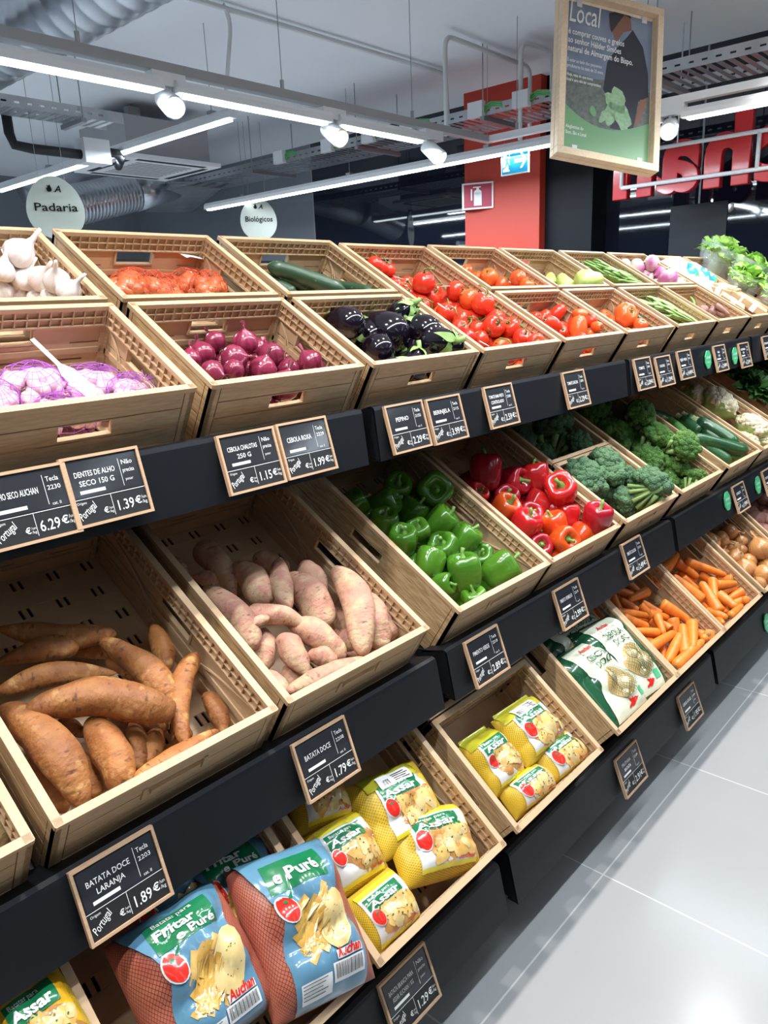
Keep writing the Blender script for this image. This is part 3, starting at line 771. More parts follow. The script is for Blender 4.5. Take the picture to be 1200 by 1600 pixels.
# ------------------------------------------------------------------ lamps and fittings under the ceiling
def rod(mb, a, b, r=0.002, mi=0, seg=6): return mb.tube([a, b], r, seg, mi)
def led(name_label, a, b, hang=(), w=0.055, h=0.05, group='linear ceiling lights'):
    """a linear LED fitting from a to b"""
    a, b = Vector(a), Vector(b)
    L = (b - a).length; d = (b - a).normalized(); c = (a + b) / 2
    n = d.cross(Vector((0, 0, 1)))
    A = Matrix(((d.x, n.x, 0, c.x), (d.y, n.y, 0, c.y), (0, 0, 1, c.z), (0, 0, 0, 1)))
    if n.cross(Vector((0, 0, 1))).dot(d) < 0: pass
    root = empty('linear_light', A)
    tag(root, name_label, 'ceiling light', group)
    hb = MB(); n0 = 0
    prof = [(-w / 2, 0.0), (-w / 2, h * 0.55), (-w / 4, h), (w / 4, h), (w / 2, h * 0.55), (w / 2, 0.0)]
    K = len(prof)
    for x in (-L / 2, L / 2): hb.v += [(x, y, z) for y, z in prof]
    for i in range(K): hb.face([i, (i + 1) % K, K + (i + 1) % K, K + i])
    hb.face(list(reversed(range(K)))); hb.face([K + i for i in range(K)])
    hb.build('housing', 'lamp_white', root, smooth=False)
    MB().box(-L / 2 + 0.03, L / 2 - 0.03, -w * 0.36, w * 0.36, -0.012, 0.0).build('diffuser', 'led_glow', root, smooth=False)
    for t in hang:
        x = -L / 2 + L * t
        mb = MB(); rod(mb, (x, 0, h), (x, 0, ZC - c.z), 0.002); mb.box(x - 0.02, x + 0.02, -0.02, 0.02, h, h + 0.015)
        mb.build('hanger', 'wire_steel', root, smooth=False)
    return root
led('linear LED light running over the hall above the bakery sign', (2.86, 3.62, 2.50), (2.86, 6.75, 2.50), (0.06, 0.7))
led('long linear LED light in front of the red pillar', (4.39, 2.42, 2.37), (4.39, 6.05, 2.37), (0.16, 0.5, 0.85))
led('linear LED light far behind the bakery sign', (1.9, 6.4, 2.20), (2.35, 6.4, 2.20), (0.5,))
# track loop
root = empty('lighting_track', loc=(2.4, 2.80, 2.40))
tag(root, 'grey steel lighting track hung in a corner loop under the ceiling', 'track')
o = (2.4, 2.80, 2.40)
rel = lambda mb: [mb.v.__setitem__(i, (v[0] - o[0], v[1] - o[1], v[2] - o[2])) for i, v in enumerate(mb.v)] and mb
rel(MB().box(0.6, 4.125, 2.778, 2.822, 2.385, 2.42)).build('rail', 'track_grey', root, smooth=False)
rel(MB().box(4.08, 4.125, 0.3, 2.778, 2.385, 2.42)).build('rail', 'lamp_white', root, smooth=False)
for x, y in ((1.55, 2.8), (2.5, 2.8), (3.4, 2.8), (4.10, 2.6), (4.10, 1.2)):
    mb = MB(); rod(mb, (x, y, 2.42), (x, y, ZC), 0.002); mb.tube([(x, y, 2.42), (x, y, 2.46)], 0.009, 8)
    rel(mb).build('hanger', 'wire_steel', root, smooth=False)
for i, (x0, x1) in enumerate(((0.7, 1.86), (1.92, 2.76), (2.82, 3.46))):
    led('bright linear light under the track, ' + ['beside the big duct', 'between the first two spotlights', 'between the last two spotlights'][i], (x0, 2.775, 2.315), (x1, 2.775, 2.315), (), 0.05, 0.045)
    q = MB()
led('bright linear light under the white cross rail beside the red letters', (4.10, 0.35, 2.315), (4.10, 1.64, 2.315), (), 0.05, 0.045)
led('short bright linear light behind the hanging poster', (4.10, 1.74, 2.315), (4.10, 2.30, 2.315), (), 0.05, 0.045)
def spotlight(x, y, along, aim, bulb, label, watts=12):
    root = empty('track_spotlight', loc=(x, y, 2.385))
    tag(root, label, 'spotlight', 'track spotlights')
    s = (0.075, 0.024) if along == 'x' else (0.024, 0.075)
    MB().box(-s[0], s[0], -s[1], s[1], -0.048, 0).build('adapter', 'lamp_white', root, smooth=False)
    MB().tube([(0, 0, -0.048), (0, 0, -0.085)], 0.008, 10).build('arm', 'lamp_white', root)
    d = Vector(aim).normalized()
    c = Vector((0, 0, -0.10))
    hd = MB(); hd.tube([c - d * 0.055, c - d * 0.05, c + d * 0.070, c + d * 0.075], [0.030, 0.038, 0.044, 0.043], 24)
    hd.build('lamp_head', 'lamp_white', root)
    bl = MB(); bl.tube([c + d * 0.0752, c + d * 0.0775], 0.038, 24); bl.build('bulb', bulb, root)
    p = root.location + c + d * 0.09
    spot_light(p, p + d, watts, 70, 0.6, 0.03, (1, 0.96, 0.9))
spotlight(1.90, 2.80, 'x', (-0.22, -0.86, -0.46), 'bulb_cool', 'track spotlight glowing white beside the big spiral duct')
spotlight(2.80, 2.80, 'x', (-0.12, -0.84, -0.52), 'bulb_warm', 'track spotlight glowing warm yellow, middle of the track')
spotlight(3.56, 2.80, 'x', (0.12, -0.74, -0.66), 'bulb_cool', 'track spotlight before the red pillar with visible lamp body')
spotlight(4.10, 1.70, 'y', (-0.86, -0.28, -0.42), 'bulb_cool', 'track spotlight glaring beside the hanging poster')

# ducts, cassette, trays, conduits
def corrugated(mb, pts, r, pitch=0.07, seg=28):
    pts = [Vector(p) for p in pts]; out = []; rad = []
    for a, b in zip(pts, pts[1:]):
        n = max(2, int((b - a).length / pitch))
        for i in range(n):
            for f, k in ((0.0, 1.0), (0.40, 1.0), (0.5, 1.015), (0.60, 1.0)):
                out.append(a.lerp(b, (i + f) / n)); rad.append(r * k)
    out.append(pts[-1]); rad.append(r)
    mb.tube(out, rad, seg)
mb = MB(); corrugated(mb, [(1.88, 2.2, 2.79), (1.88, 6.2, 2.79)], 0.165, 0.11)
d_ = mb.build('ventilation_duct', 'duct_metal'); tag(d_, 'big spiral silver duct under the ceiling above the track', 'duct', 'silver ventilation ducts')
root = empty('ventilation_duct', loc=(3.0, 6.6, 2.3)); tag(root, 'thick silver duct elbow behind the bakery sign', 'duct', 'silver ventilation ducts')
a, b = on_y(110, 322, 6.6), on_y(208, 300, 6.6); c2 = on_y(262, 285, 6.9); e2 = on_y(300, 262, 7.6)
loc = Vector((3.0, 6.6, 2.3))
mb = MB(); corrugated(mb, [a - loc, b - loc], 0.165, 0.035); mb.build('corrugated_pipe', 'duct_metal', root)
mb = MB(); mb.tube([b - loc, b.lerp(c2, .5) - loc, c2 - loc, c2.lerp(e2, .5) - loc, e2 - loc], 0.17, 26); mb.build('elbow', 'duct_metal', root)
mb = MB(); corrugated(mb, [on_y(38, 300, 7.2), on_y(105, 282, 7.2), on_y(185, 262, 7.4)], 0.13, 0.12)
tag(mb.build('ventilation_duct', 'duct_metal'), 'thinner silver duct running behind the bakery sign to the cassette', 'duct', 'silver ventilation ducts')
root = empty('air_conditioner', loc=(3.6, 5.68, 2.6)); tag(root, 'white ceiling cassette air conditioner with slotted panel', 'air conditioner')
MB().box(-0.41, 0.41, -0.40, 0.40, -0.02, 0.01).build('panel', 'white_paint', root, smooth=False)
MB().box(-0.36, 0.36, -0.33, 0.33, 0.01, 0.28).build('casing', 'track_grey', root, smooth=False)
for q in ((-0.30, 0.30, -0.36, -0.31), (-0.30, 0.30, 0.31, 0.36), (-0.37, -0.32, -0.28, 0.28), (0.32, 0.37, -0.28, 0.28)):
    MB().box(*q, -0.0215, -0.019).build('air_outlet', 'rubber_black', root, smooth=False)
mb = MB()
for i in range(9): mb.box(-0.24, 0.24, -0.24 + i * 0.057, -0.215 + i * 0.057, -0.023, -0.019)
mb.build('grille', 'track_grey', root, smooth=False)
mb = MB()
for x in (-0.3, 0.3): rod(mb, (x, 0.2, 0.28), (x, 0.2, 0.4), 0.006)
mb.build('hanger', 'wire_steel', root)
def cable_tray(a, b, width, label, z=0.06, rungs=True, hang=()):
    a, b = Vector(a), Vector(b); L = (b - a).length; d = (b - a).normalized(); n = Vector((0, 0, 1)).cross(d).normalized(); u = d.cross(n)
    root = empty('cable_tray', Matrix(((d.x, n.x, u.x, a.x), (d.y, n.y, u.y, a.y), (d.z, n.z, u.z, a.z), (0, 0, 0, 1))))
    tag(root, label, 'cable tray', 'perforated steel cable trays')
    for s in (-1, 1):
        mb = MB(); y = s * width / 2
        hs = [(x, x + 0.03, 0.022, 0.032) for x in [0.03 + i * 0.07 for i in range(int(L / 0.07) - 1)]]
        panel(mb, 0, L, 0, z, y - 0.0015, y + 0.0015, hs, lambda p, q, r, t, e, f: mb.box(p, q, e, f, r, t))
        mb.build('side_rail', 'galvanized', root, smooth=False)
    mb = MB()
    n = int(L / 0.055)
    for i in range(n): mb.box(i * 0.055, i * 0.055 + 0.030, -width / 2, width / 2, 0, 0.002)
    mb.build('tray_bottom', 'galvanized', root, smooth=False)
    for x in hang:
        mb = MB(); mb.box(x - 0.015, x + 0.015, -width / 2 - 0.03, width / 2 + 0.03, -0.03, -0.005)
        for s in (-1, 1): rod(mb, (x, s * (width / 2 + 0.02), -0.02), (x, s * (width / 2 + 0.02), ZC - a.z), 0.004)
        mb.build('hanger', 'wire_steel', root, smooth=False)
    return root
cable_tray((4.57, 0.9, 2.60), (4.57, 6.3, 2.60), 0.42, 'long perforated cable tray crossing in front of the red pillar', hang=(1.0, 2.1, 3.2, 4.4))
cable_tray((1.2, 4.6, 2.60), (2.72, 4.6, 2.60), 0.20, 'short perforated cable tray by the cassette unit', hang=(0.6, 1.25))
cable_tray(on_z(315, 285, 2.6), on_z(235, 358, 2.6) * 0.55 + on_z(315, 285, 2.6) * 0.45, 0.5, 'cable tray slanting away behind the organic sign')
pmat('cable_green', (0.10, 0.45, 0.12), 0.5)
for y in (4.95, 4.4, 3.98, 3.62, 3.05, 2.72):
    jb = MB().box(-0.02, 0.02, -0.055, 0.055, -0.045, 0.045); p = jb.build('junction_box', 'lamp_white', None, False, (4.34, y, 2.64))
    mb = MB()
    for q in range(3): mb.tube([(0.01, -0.055, -0.02 + 0.015 * q), (0.015, -0.10, 0.01 + 0.01 * q), (0.02, -0.17, -0.005 + 0.012 * q), (0.03, -0.22, -0.05)], 0.005, 6)
    mb.build('cable', 'cable_green', p)
for i, (o_, w_) in enumerate(zip([q for q in COL.objects if q.name.startswith('junction_box')], ['first from the far end', 'second from the far end', 'third from the far end', 'beside the last spotlight', 'in front of the red pillar', 'by the hanging poster'])):
    tag(o_, 'white junction box clipped to the long cable tray, ' + w_, 'junction box', 'junction boxes on the cable tray')
def bent_pipe(pts, r, label):
    out = []
    P = [Vector(p) for p in pts]
    out.append(P[0])
    for a, b, c in zip(P, P[1:], P[2:]):
        for i in range(5):
            t = i / 4
            q = (b + (a - b).normalized() * 0.07).lerp(b, t).lerp(b.lerp(b + (c - b).normalized() * 0.07, t), t); out.append(q)
    out.append(P[-1])
    mb = MB(); mb.tube(out, r, 10); tag(mb.build('conduit', 'pipe_white'), label, 'conduit', 'white conduits under the ceiling')
bent_pipe([(2.0, 3.50, 2.97), (4.58, 3.47, 2.97), (4.58, 3.45, 2.62)], 0.013, 'white conduit along the ceiling bending down before the red pillar')
bent_pipe([(2.78, 3.49, 2.955), (2.80, 3.49, 2.93), (2.80, 3.60, 2.56)], 0.011, 'white conduit dropping from the ceiling to the linear light')
bent_pipe([(3.92, 2.97, 2.43), (3.92, 2.97, 2.955), (4.86, 2.98, 2.955), (4.86, 2.98, 2.60)], 0.014, 'white conduit hooped over the track before the pillar')
bent_pipe([(4.36, 2.74, 2.42), (4.36, 2.74, 2.955), (4.66, 2.70, 2.955), (4.66, 2.70, 2.62)], 0.014, 'narrow white conduit hoop beside the hanging poster')
mb = MB(); mb.lathe([(0.0, 0.0), (0.05, 0.0), (0.055, -0.03), (0.04, -0.055), (0, -0.056)], 20)
tag(mb.build('smoke_detector', 'lamp_white', None, True, (4.16, 4.99, ZC)), 'round white smoke detector on the ceiling', 'smoke detector')
root = empty('pipe_valve_unit', loc=(2.55, 4.75, 2.42)); tag(root, 'white valve box with black insulated pipe below the cable tray', 'valve box')
MB().box(0.0, 0.17, -0.06, 0.06, -0.02, 0.12).build('valve_body', 'lamp_white', root, smooth=False)
MB().tube([(-0.42, 0, 0.28), (-0.42, 0, 0.10), (-0.40, 0, 0.04), (-0.30, 0, 0.03), (0.0, 0, 0.03)], 0.028, 12).build('insulated_pipe', 'rubber_black', root)
MB().tube([(0.17, 0, 0.06), (0.25, 0, 0.06), (0.33, 0.1, 0.05), (0.6, 0.6, 0.10)], 0.028, 12).build('insulated_pipe', 'rubber_black', root)
mb = MB().box(-0.05, 0.05, -0.03, 0.03, -0.16, -0.02); rod(mb, (0, 0, -0.02), (0, 0, 0), 0.01); rod(mb, (0, 0, -0.16), (0, 0, -0.36), 0.004)
tag(mb.build('junction_box', 'track_grey', None, False, on_z(205, 163, 3.0)), 'grey junction box hanging from the ceiling near the cassette', 'junction box')

# ------------------------------------------------------------------ signs
def egg_sign(p, word, label, yaw):
    root = empty('hanging_sign', Matrix.Translation(p) @ Matrix.Rotation(yaw, 4, 'Z')); tag(root, label, 'hanging sign', 'oval hanging department signs')
    pts = []
    for k in range(40):
        a = 2 * math.pi * k / 40
        z = math.sin(a) * 0.172
        pts.append((math.cos(a) * (0.158 - 0.10 * z), z))
    mb = MB(); n = 40
    for y in (-0.008, 0.008): mb.v += [(x, y, z) for x, z in pts]
    mb.face(list(range(n))); mb.face([n + i for i in reversed(range(n))])
    for i in range(n): mb.face([i, n + i, n + (i + 1) % n, (i + 1) % n])
    mb.build('plate', 'egg_sign', root, smooth=False)
    tx = MB(); f = lambda x, y: (x, -0.013, y)
    add_text(tx, word, 0, -0.018, 0.062, f, 0.24, 0.012, 'C')
    tx.build('lettering', 'ink_black', root, smooth=False); tx = MB()
    add_text(tx, 'A', 0.022, 0.085, 0.05, f, 0.036, 0.02, 'C', shear=0.3)
    add_poly(tx, ell(-0.022, 0.098, 0.016, 0.013, 9, wob=.4), f); add_poly(tx, [(-0.022, 0.10), (-0.036, 0.122), (-0.026, 0.118), (-0.018, 0.126), (-0.010, 0.104)], f)
    tx.build('emblem', 'ink_black', root, smooth=False)
    mb = MB()
    for x in (-0.07, 0.07): rod(mb, (x, 0, 0.15), (x, 0, ZC - p[2]), 0.0015)
    mb.build('hanger', 'wire_steel', root)
egg_sign(EYE + ray(87, 325) * 4.4, 'Padaria', 'oval cream sign reading Padaria hanging over the garlic crates', -0.30)
egg_sign(EYE + ray(404, 343) * 6.53, 'Biológicos', 'oval cream sign reading Biológicos hanging before the dark glass', -0.48)

def solid_text(s, size, depth, bold):
    c = bpy.data.curves.new('letter', 'FONT'); c.body = s; c.size = size; c.offset = bold; c.extrude = depth / 2; c.resolution_u = 4
    c.bevel_depth = 0.004
    o = bpy.data.objects.new('letter', c); me = bpy.data.meshes.new_from_object(o)
    bpy.data.objects.remove(o)
    return me
root = empty('letter_sign', loc=(5.0, 1.5, 2.1)); tag(root, 'big red letters on a white tube frame seen from behind', 'letter sign')
y = 0.66
for ch, wd in zip('Auchan', (0.36, 0.30, 0.26, 0.29, 0.29, 0.29)):
    me = solid_text(ch, 0.50, 0.05, 0.018)
    xs = [v.co.x for v in me.vertices]; w0, w1 = min(xs), max(xs)
    sc = (wd - 0.03) / (w1 - w0)
    for v in me.vertices:
        x_, y_, z_ = v.co
        v.co = (z_, (x_ - w0) * sc + y - 1.5, y_ * 1.10)
    me.materials.clear(); me.materials.append(M('sign_red'))
    l = bpy.data.objects.new('letter', me); COL.objects.link(l); l.parent = root
    y += wd
ft = MB()
zt, zb = on_x(1115, 217, 4.95).z - 2.1, on_x(1115, 274, 4.95).z - 2.1
for z in (zt, zb): rod(ft, (-0.05, -0.9, z), (-0.05, 0.85, z), 0.012, seg=8)
for yy in (-0.9, 0.03, 0.85): rod(ft, (-0.05, yy, zb), (-0.05, yy, zt), 0.012, seg=8)
for yy in (-0.5, 0.5): rod(ft, (-0.05, yy, zt), (-0.05, yy, 0.9), 0.004)
ft.build('tube_frame', 'lamp_white', root)

root = empty('exit_sign', loc=on_x(805, 252, 4.39)); tag(root, 'blue and white running man exit sign below the linear light', 'exit sign')
f = lambda dx: (lambda x, y: (dx, -x, y))
MB().box(-0.006, 0.006, -0.10, 0.10, -0.075, 0.075).build('panel', 'exit_white', root, smooth=False)
mb = MB(); add_rect(mb, -0.094, 0.094, -0.068, 0.068, f(-0.0068), 0, 1, 1); mb.build('face', 'exit_blue', root, smooth=False)
mb = MB(); g = f(-0.0076)
add_rect(mb, -0.085, -0.035, -0.055, 0.058, g, 0, 1, 1)
for P in ([(0.0, 0.011), (0.072, 0.011), (0.072, -0.011), (0.0, -0.011)], [(0.040, 0.045), (0.055, 0.045), (0.088, 0.0), (0.055, -0.045), (0.040, -0.045), (0.068, 0.0)]):
    n = len(mb.v); mb.v += [g(*p) for p in P]; mb.face([n + i for i in range(len(P))])
mb.build('arrow', 'exit_white', root, smooth=False)
mb = MB(); g = f(-0.0084)
add_poly(mb, ell(-0.048, 0.040, 0.009, 0.009, 10), g)
for P in ([(-0.065, 0.026), (-0.050, 0.030), (-0.048, -0.002), (-0.060, -0.004)], [(-0.052, 0.026), (-0.030, 0.012), (-0.032, 0.006), (-0.054, 0.016)], [(-0.062, 0.022), (-0.082, 0.006), (-0.078, 0.001), (-0.058, 0.014)],
          [(-0.058, 0.0), (-0.046, 0.0), (-0.034, -0.020), (-0.034, -0.045), (-0.042, -0.045), (-0.044, -0.022)], [(-0.060, 0.0), (-0.050, -0.004), (-0.066, -0.030), (-0.084, -0.040), (-0.086, -0.032), (-0.070, -0.024)]):
    n = len(mb.v); mb.v += [g(*p) for p in P]; mb.face([n + i for i in range(len(P))])
mb.build('running_figure', 'exit_blue', root, smooth=False)
mb = MB()
for yy in (-0.08, 0.08): rod(mb, (0, yy, 0.075), (0, yy, 0.12), 0.002)
mb.build('hanger', 'wire_steel', root)

root = empty('fire_extinguisher_sign', loc=(5.2, 3.62, 2.255)); tag(root, 'red and white folded fire extinguisher sign on the red pillar', 'safety sign')
A1 = Vector((-0.10, 0.02, 0)); 
def wing(p0, p1, name):
    d = (p1 - p0); L = d.length; d = d / L; n = Vector((0, 0, 1)).cross(d)
    if n.x > 0: n = -n
    fn = lambda off: (lambda x, y: p0 + d * (L / 2 + x) + Vector((0, 0, y)) + n * off)
    mb = MB(); q = MB()
    n0 = len(mb.v)
    for off in (0.0, 0.004):
        F = fn(off); mb.v += [tuple(F(x, y)) for x, y in ((-L / 2, -0.095), (L / 2, -0.095), (L / 2, 0.095), (-L / 2, 0.095))]
    for Q in ((0, 1, 2, 3), (7, 6, 5, 4), (0, 4, 5, 1), (1, 5, 6, 2), (2, 6, 7, 3), (3, 7, 4, 0)): mb.face(Q)
    mb.build(name, 'print_white', root, smooth=False)
    mb = MB(); add_rect(mb, -L / 2 + 0.012, L / 2 - 0.012, -0.083, 0.083, fn(0.005), 0, 1, 1); mb.build('red_field', 'fire_red', root, smooth=False)
    mb = MB(); g = fn(0.006); k = L / 0.2
    add_rect(mb, -0.025 * k, 0.025 * k, -0.07, 0.025, g, 0, 1, 1); add_poly(mb, ell(0, 0.025, 0.025 * k, 0.02, 12), g); add_rect(mb, -0.008 * k, 0.008 * k, 0.04, 0.06, g, 0, 1, 1)
    add_rect(mb, -0.03 * k, 0.02 * k, 0.058, 0.066, g, 0, 1, 1); add_rect(mb, -0.045 * k, -0.036 * k, -0.03, 0.05, g, 0, 1, 1)
    mb.build('pictogram', 'print_white', root, smooth=False)
fold = Vector((-0.10, 0.10, 0))
wing(fold, Vector((-0.003, -0.12, 0)), 'sign_wing'); wing(Vector((-0.003, 0.165, 0)), fold, 'sign_wing')

# hanging poster
px_ = Vector((math.cos(-0.527), math.sin(-0.527), 0)); _n = px_.cross(Vector((0, 0, 1)))
py_ = Vector((0, 0, 1)) * math.cos(0.239) - _n * math.sin(0.239)
pc = EYE + ray(954.5, 125) * 3.22
X = (px_ * math.cos(0.157) - py_ * math.sin(0.157)); Yv = (py_ * math.cos(0.157) + px_ * math.sin(0.157)); Zv = X.cross(Yv)
root = empty('hanging_poster', Matrix(((X.x, Yv.x, Zv.x, pc.x), (X.y, Yv.y, Zv.y, pc.y), (X.z, Yv.z, Zv.z, pc.z), (0, 0, 0, 1))))
tag(root, 'pine framed poster of a farmer hanging over the tomatoes', 'poster')
w, h, t = 0.496, 0.708, 0.030
mb = MB()
for q in ((-w / 2, w / 2, h / 2 - t, h / 2), (-w / 2, w / 2, -h / 2, -h / 2 + t), (-w / 2, -w / 2 + t, -h / 2 + t, h / 2 - t), (w / 2 - t, w / 2, -h / 2 + t, h / 2 - t)):
    mb.box(*q, -0.022, 0.010); mb.box(*q, -0.056, -0.024)
bevel(mb.build('frame', 'pine_wood', root, smooth=False), 0.0015)
iw, ih = w / 2 - t - 0.004, h / 2 - t - 0.012
MB().box(-iw, iw, -ih, ih, -0.030, -0.026).build('sheet', 'poster_sky', root, smooth=False)
Z = lambda k: (lambda x, y: (x, y, -0.0255 + 0.0004 * k))
def clipx(P): return [(max(-iw, min(iw, a)), max(-ih, min(ih, b))) for a, b in P]
def poly(name, P, k, mat):
    g = Z(k); mb = MB(); mb.v += [g(*p) for p in clipx(P)]; mb.face(list(range(len(P)))); return mb.build(name, mat, root, smooth=False)
poly('field_print', [(-iw, -0.20), (iw, -0.20), (iw, 0.0), (0.06, 0.03), (-0.05, 0.005), (-iw, 0.02)], 0, 'poster_field')
poly('shirt_print', [(0.02, -0.19), (0.135, -0.19), (0.155, -0.05), (0.205, -0.02), (0.20, 0.08), (0.17, 0.19), (0.115, 0.255), (0.09, 0.22), (0.04, 0.16), (-0.005, 0.09), (-0.02, -0.03), (0.0, -0.06), (0.03, -0.05)], 1, 'poster_navy')
poly('arm_print', [(0.135, -0.17), (0.165, -0.14), (0.20, -0.03), (0.165, -0.04), (0.155, -0.08)], 2, 'poster_skin')
poly('neck_print', [(0.035, 0.18), (0.07, 0.235), (0.11, 0.25), (0.10, 0.33), (0.02, 0.34), (-0.005, 0.30), (0.0, 0.24), (0.02, 0.22)], 2, 'poster_skin')
poly('hair_print', [(-0.005, 0.30), (0.02, 0.345), (0.10, 0.345), (0.105, 0.30), (0.07, 0.31), (0.03, 0.25), (0.01, 0.22), (0.0, 0.26)], 3, 'poster_navy')
mb = MB()
add_poly(mb, ell(0.04, -0.06, 0.055, 0.05, 22, 0.3, 0.7, 3), Z(3), 0, 1); add_poly(mb, ell(0.075, -0.13, 0.04, 0.07, 22, 0.4, 0.7, 7), Z(3), 0, 1); add_poly(mb, ell(0.0, -0.14, 0.03, 0.05, 22, -0.5, 0.8, 9), Z(3), 0, 1)
mb.build('cabbage_print', 'poster_leaf', root, smooth=False)
C = [(-iw + 2 * iw * i / 12, -0.115 - 0.075 * math.sin(math.pi * min(1, (i / 12) * 1.0) ** 0.9) - 0.02 * (i / 12)) for i in range(13)]
poly('green_curve_print', [(-iw, -ih), (iw, -ih)] + list(reversed(C)), 4, 'poster_green')
poly('bird_print', ell(-0.065, -0.135, 0.016, 0.022, 10, 0.4, .3), 5, 'poster_green')
tx = MB(); g = Z(6)
add_text(tx, 'Local', -0.200, 0.225, 0.125, g, 0.155, 0.004, shear=0.12)
for i, s in enumerate(('é comprar couves e grelos', 'ao senhor Hélder Simões', 'natural de Almargem do Bispo.')):
    add_text(tx, s, -0.198, 0.172 - 0.036 * i, 0.036, g, (0.272, 0.258, 0.318)[i], 0.014)
for i, s in enumerate(('É estar ao lado dos pequenos', 'produtores há mais de 25 anos.')): add_text(tx, s, -0.198, 0.055 - 0.024 * i, 0.021, g, (0.165, 0.175)[i], 0.0)
for i, s in enumerate(('Hoje, mais do que nunca', 'local é para não ser compromisso')): add_text(tx, s, -0.198, -0.005 - 0.021 * i, 0.018, g, (0.125, 0.165)[i], 0.012)
add_text(tx, 'Alegbentos do', -0.195, -0.225, 0.022, g, 0.085, 0.006); add_text(tx, 'Bom, São e Local', -0.195, -0.25, 0.022, g, 0.10, 0.006)
tx.build('lettering', 'print_white', root, smooth=False)
for x, y in ((-0.15, -ih), (0.17, -ih), (-0.15, ih), (0.17, ih)):
    MB().box(x - 0.012, x + 0.012, y - 0.018, y + 0.018, -0.034, -0.021).build('clip', 'lamp_white', root, smooth=False)
mb = MB()
for x in (-0.18, 0.18): rod(mb, (x, h / 2, -0.02), (x + 0.03 - (ZC - pc.z - h / 2) * 0.157, ZC - pc.z + 0.0, -0.02 + (ZC - pc.z - h / 2) * 0.24), 0.0025)
mb.build('chain', 'wire_steel', root)

# ------------------------------------------------------------------ produce: piles, placing and labels
RN = random.Random(11)
class Pile:
    def __init__(s, k, x, dep, desc, side, cat, group, d0=0.0):
        s.k, s.x, s.dep, s.desc, s.side, s.cat, s.group, s.d0 = k, x, dep, desc, side, cat, group, d0
        s.hmax = 0.142; s.A = crate_matrix(k, x, d0); s.Ai = s.A.inverted(); s.items = []
    def clamp(s, p, r, m=0.014):
        q = s.Ai @ p
        q.x = min(max(q.x, m + r), CW - m - r); q.y = min(max(q.y, m + r), s.dep - m - r); q.z = max(q.z, 0.006 + r * 0.9)
        return s.A @ q
    def fit(s, px, py, h, r, m=0.012):
        best = None
        for i in range(max(0, int((s.hmax - h) / 0.005)) + 1):
            p = slot(s.k, px, py, h + i * 0.005); q = s.Ai @ p
            bad = max(0, m + r - q.x, q.x - CW + m + r, m + r - q.y, q.y - s.dep + m + r)
            if best is None or bad < best[0] - 1e-4: best = (bad, p)
            if bad == 0: break
        return best[1]
    def at(s, px, py, h, r=0.02, m=0.014): return s.clamp(s.fit(px, py, h, r), r, m)
    def add(s, o, desc=None, label=None):
        s.items.append((o, desc or s.desc, label)); return o
    def frame(s, p, yaw=0.0, tx=0.0, ty=0.0, sc=1.0):
        B = s.A.to_3x3().to_4x4()
        return Matrix.Translation(p) @ B @ Matrix.Rotation(yaw, 4, 'Z') @ Matrix.Rotation(tx, 4, 'X') @ Matrix.Rotation(ty, 4, 'Y') @ Matrix.Scale(sc, 4)
    def finish(s):
        n = len(s.items)
        rows = max(1, round(math.sqrt(n * s.dep / CW * 0.8)))
        it = sorted(s.items, key=lambda t: (s.Ai @ t[0].matrix_world.translation).y)
        per = math.ceil(n / rows)
        for j in range(0, n, per):
            row = sorted(it[j:j + per], key=lambda t: (s.Ai @ t[0].matrix_world.translation).x)
            r = j // per; last = j + per >= n
            nm = 'only' if rows == 1 else 'front' if r == 0 else 'back' if last else ORD[r]
            for i, (o, d, lab) in enumerate(row):
                e = 'last' if i == len(row) - 1 and i > 0 else ORD[i]
                if rows == 1: t = '%s, %s from the %s' % (d, e, s.side)
                else: t = '%s, %s from the %s in the %s row' % (d, e, s.side, nm)
                tag(o, lab or t, s.cat, s.group)
def mk(name, me, A, kids=()):
    o = bpy.data.objects.new(name, me); COL.objects.link(o); o.matrix_world = A
    for nm, m2 in kids:
        c = bpy.data.objects.new(nm, m2); COL.objects.link(c); c.parent = o
    return o
def spindle(name, p0, p1, r, prof, mat, nrm, bend=0.0, up=0.0, seg=14, rings=18, lump=0.06, lf=3.0, seed=0, flat=1.0, kids=None):
    """an elongated thing from p0 to p1 whose radius follows prof(t); its own axis is local X"""
    L = (p1 - p0).length; x = (p1 - p0) / L; c = (p0 + p1) / 2
    z = (nrm - x * nrm.dot(x)).normalized(); y = z.cross(x)
    A = Matrix(((x.x, y.x, z.x, c.x), (x.y, y.y, z.y, c.y), (x.z, y.z, z.z, c.z), (0, 0, 0, 1)))
    pts, rad = [], []
    for i in range(rings + 1):
        t = (1 - math.cos(math.pi * i / rings)) / 2
        w = math.sin(math.pi * t)
        pts.append((L * (t - 0.5), bend * L * (w - 0.5), up * L * (w - 0.5))); rad.append(max(r * prof(t), r * 0.02))
    mb = MB(); mb.tube(pts, rad, seg, flat=flat, rfun=(lambda t, a: 1 + lump * noise.noise(Vector((t * lf * 2, math.cos(a) * 0.8 + seed * 3.1, math.sin(a) * 0.8)))) if lump else None)
    ks = kids(L, r, pts) if kids else ()
    return mk(name, mb.data(name, [mat]), A, ks)
def prof_sweet(t, a=0.42, b=0.5): return (t ** a) * ((1 - t) ** b) / (0.47 ** a * 0.53 ** b)
def prof_cuke(t): return min(1, (max(t, 0) / 0.10 + 0.02) ** 0.5) * min(1, (max(1 - t, 0) / 0.12 + 0.02) ** 0.5)
def prof_carrot(t):
    return (1.0 - 0.42 * t) * min(1, (t / 0.05 + 0.05) ** 0.5) * min(1, ((1 - t) / 0.09 + 0.02) ** 0.5)

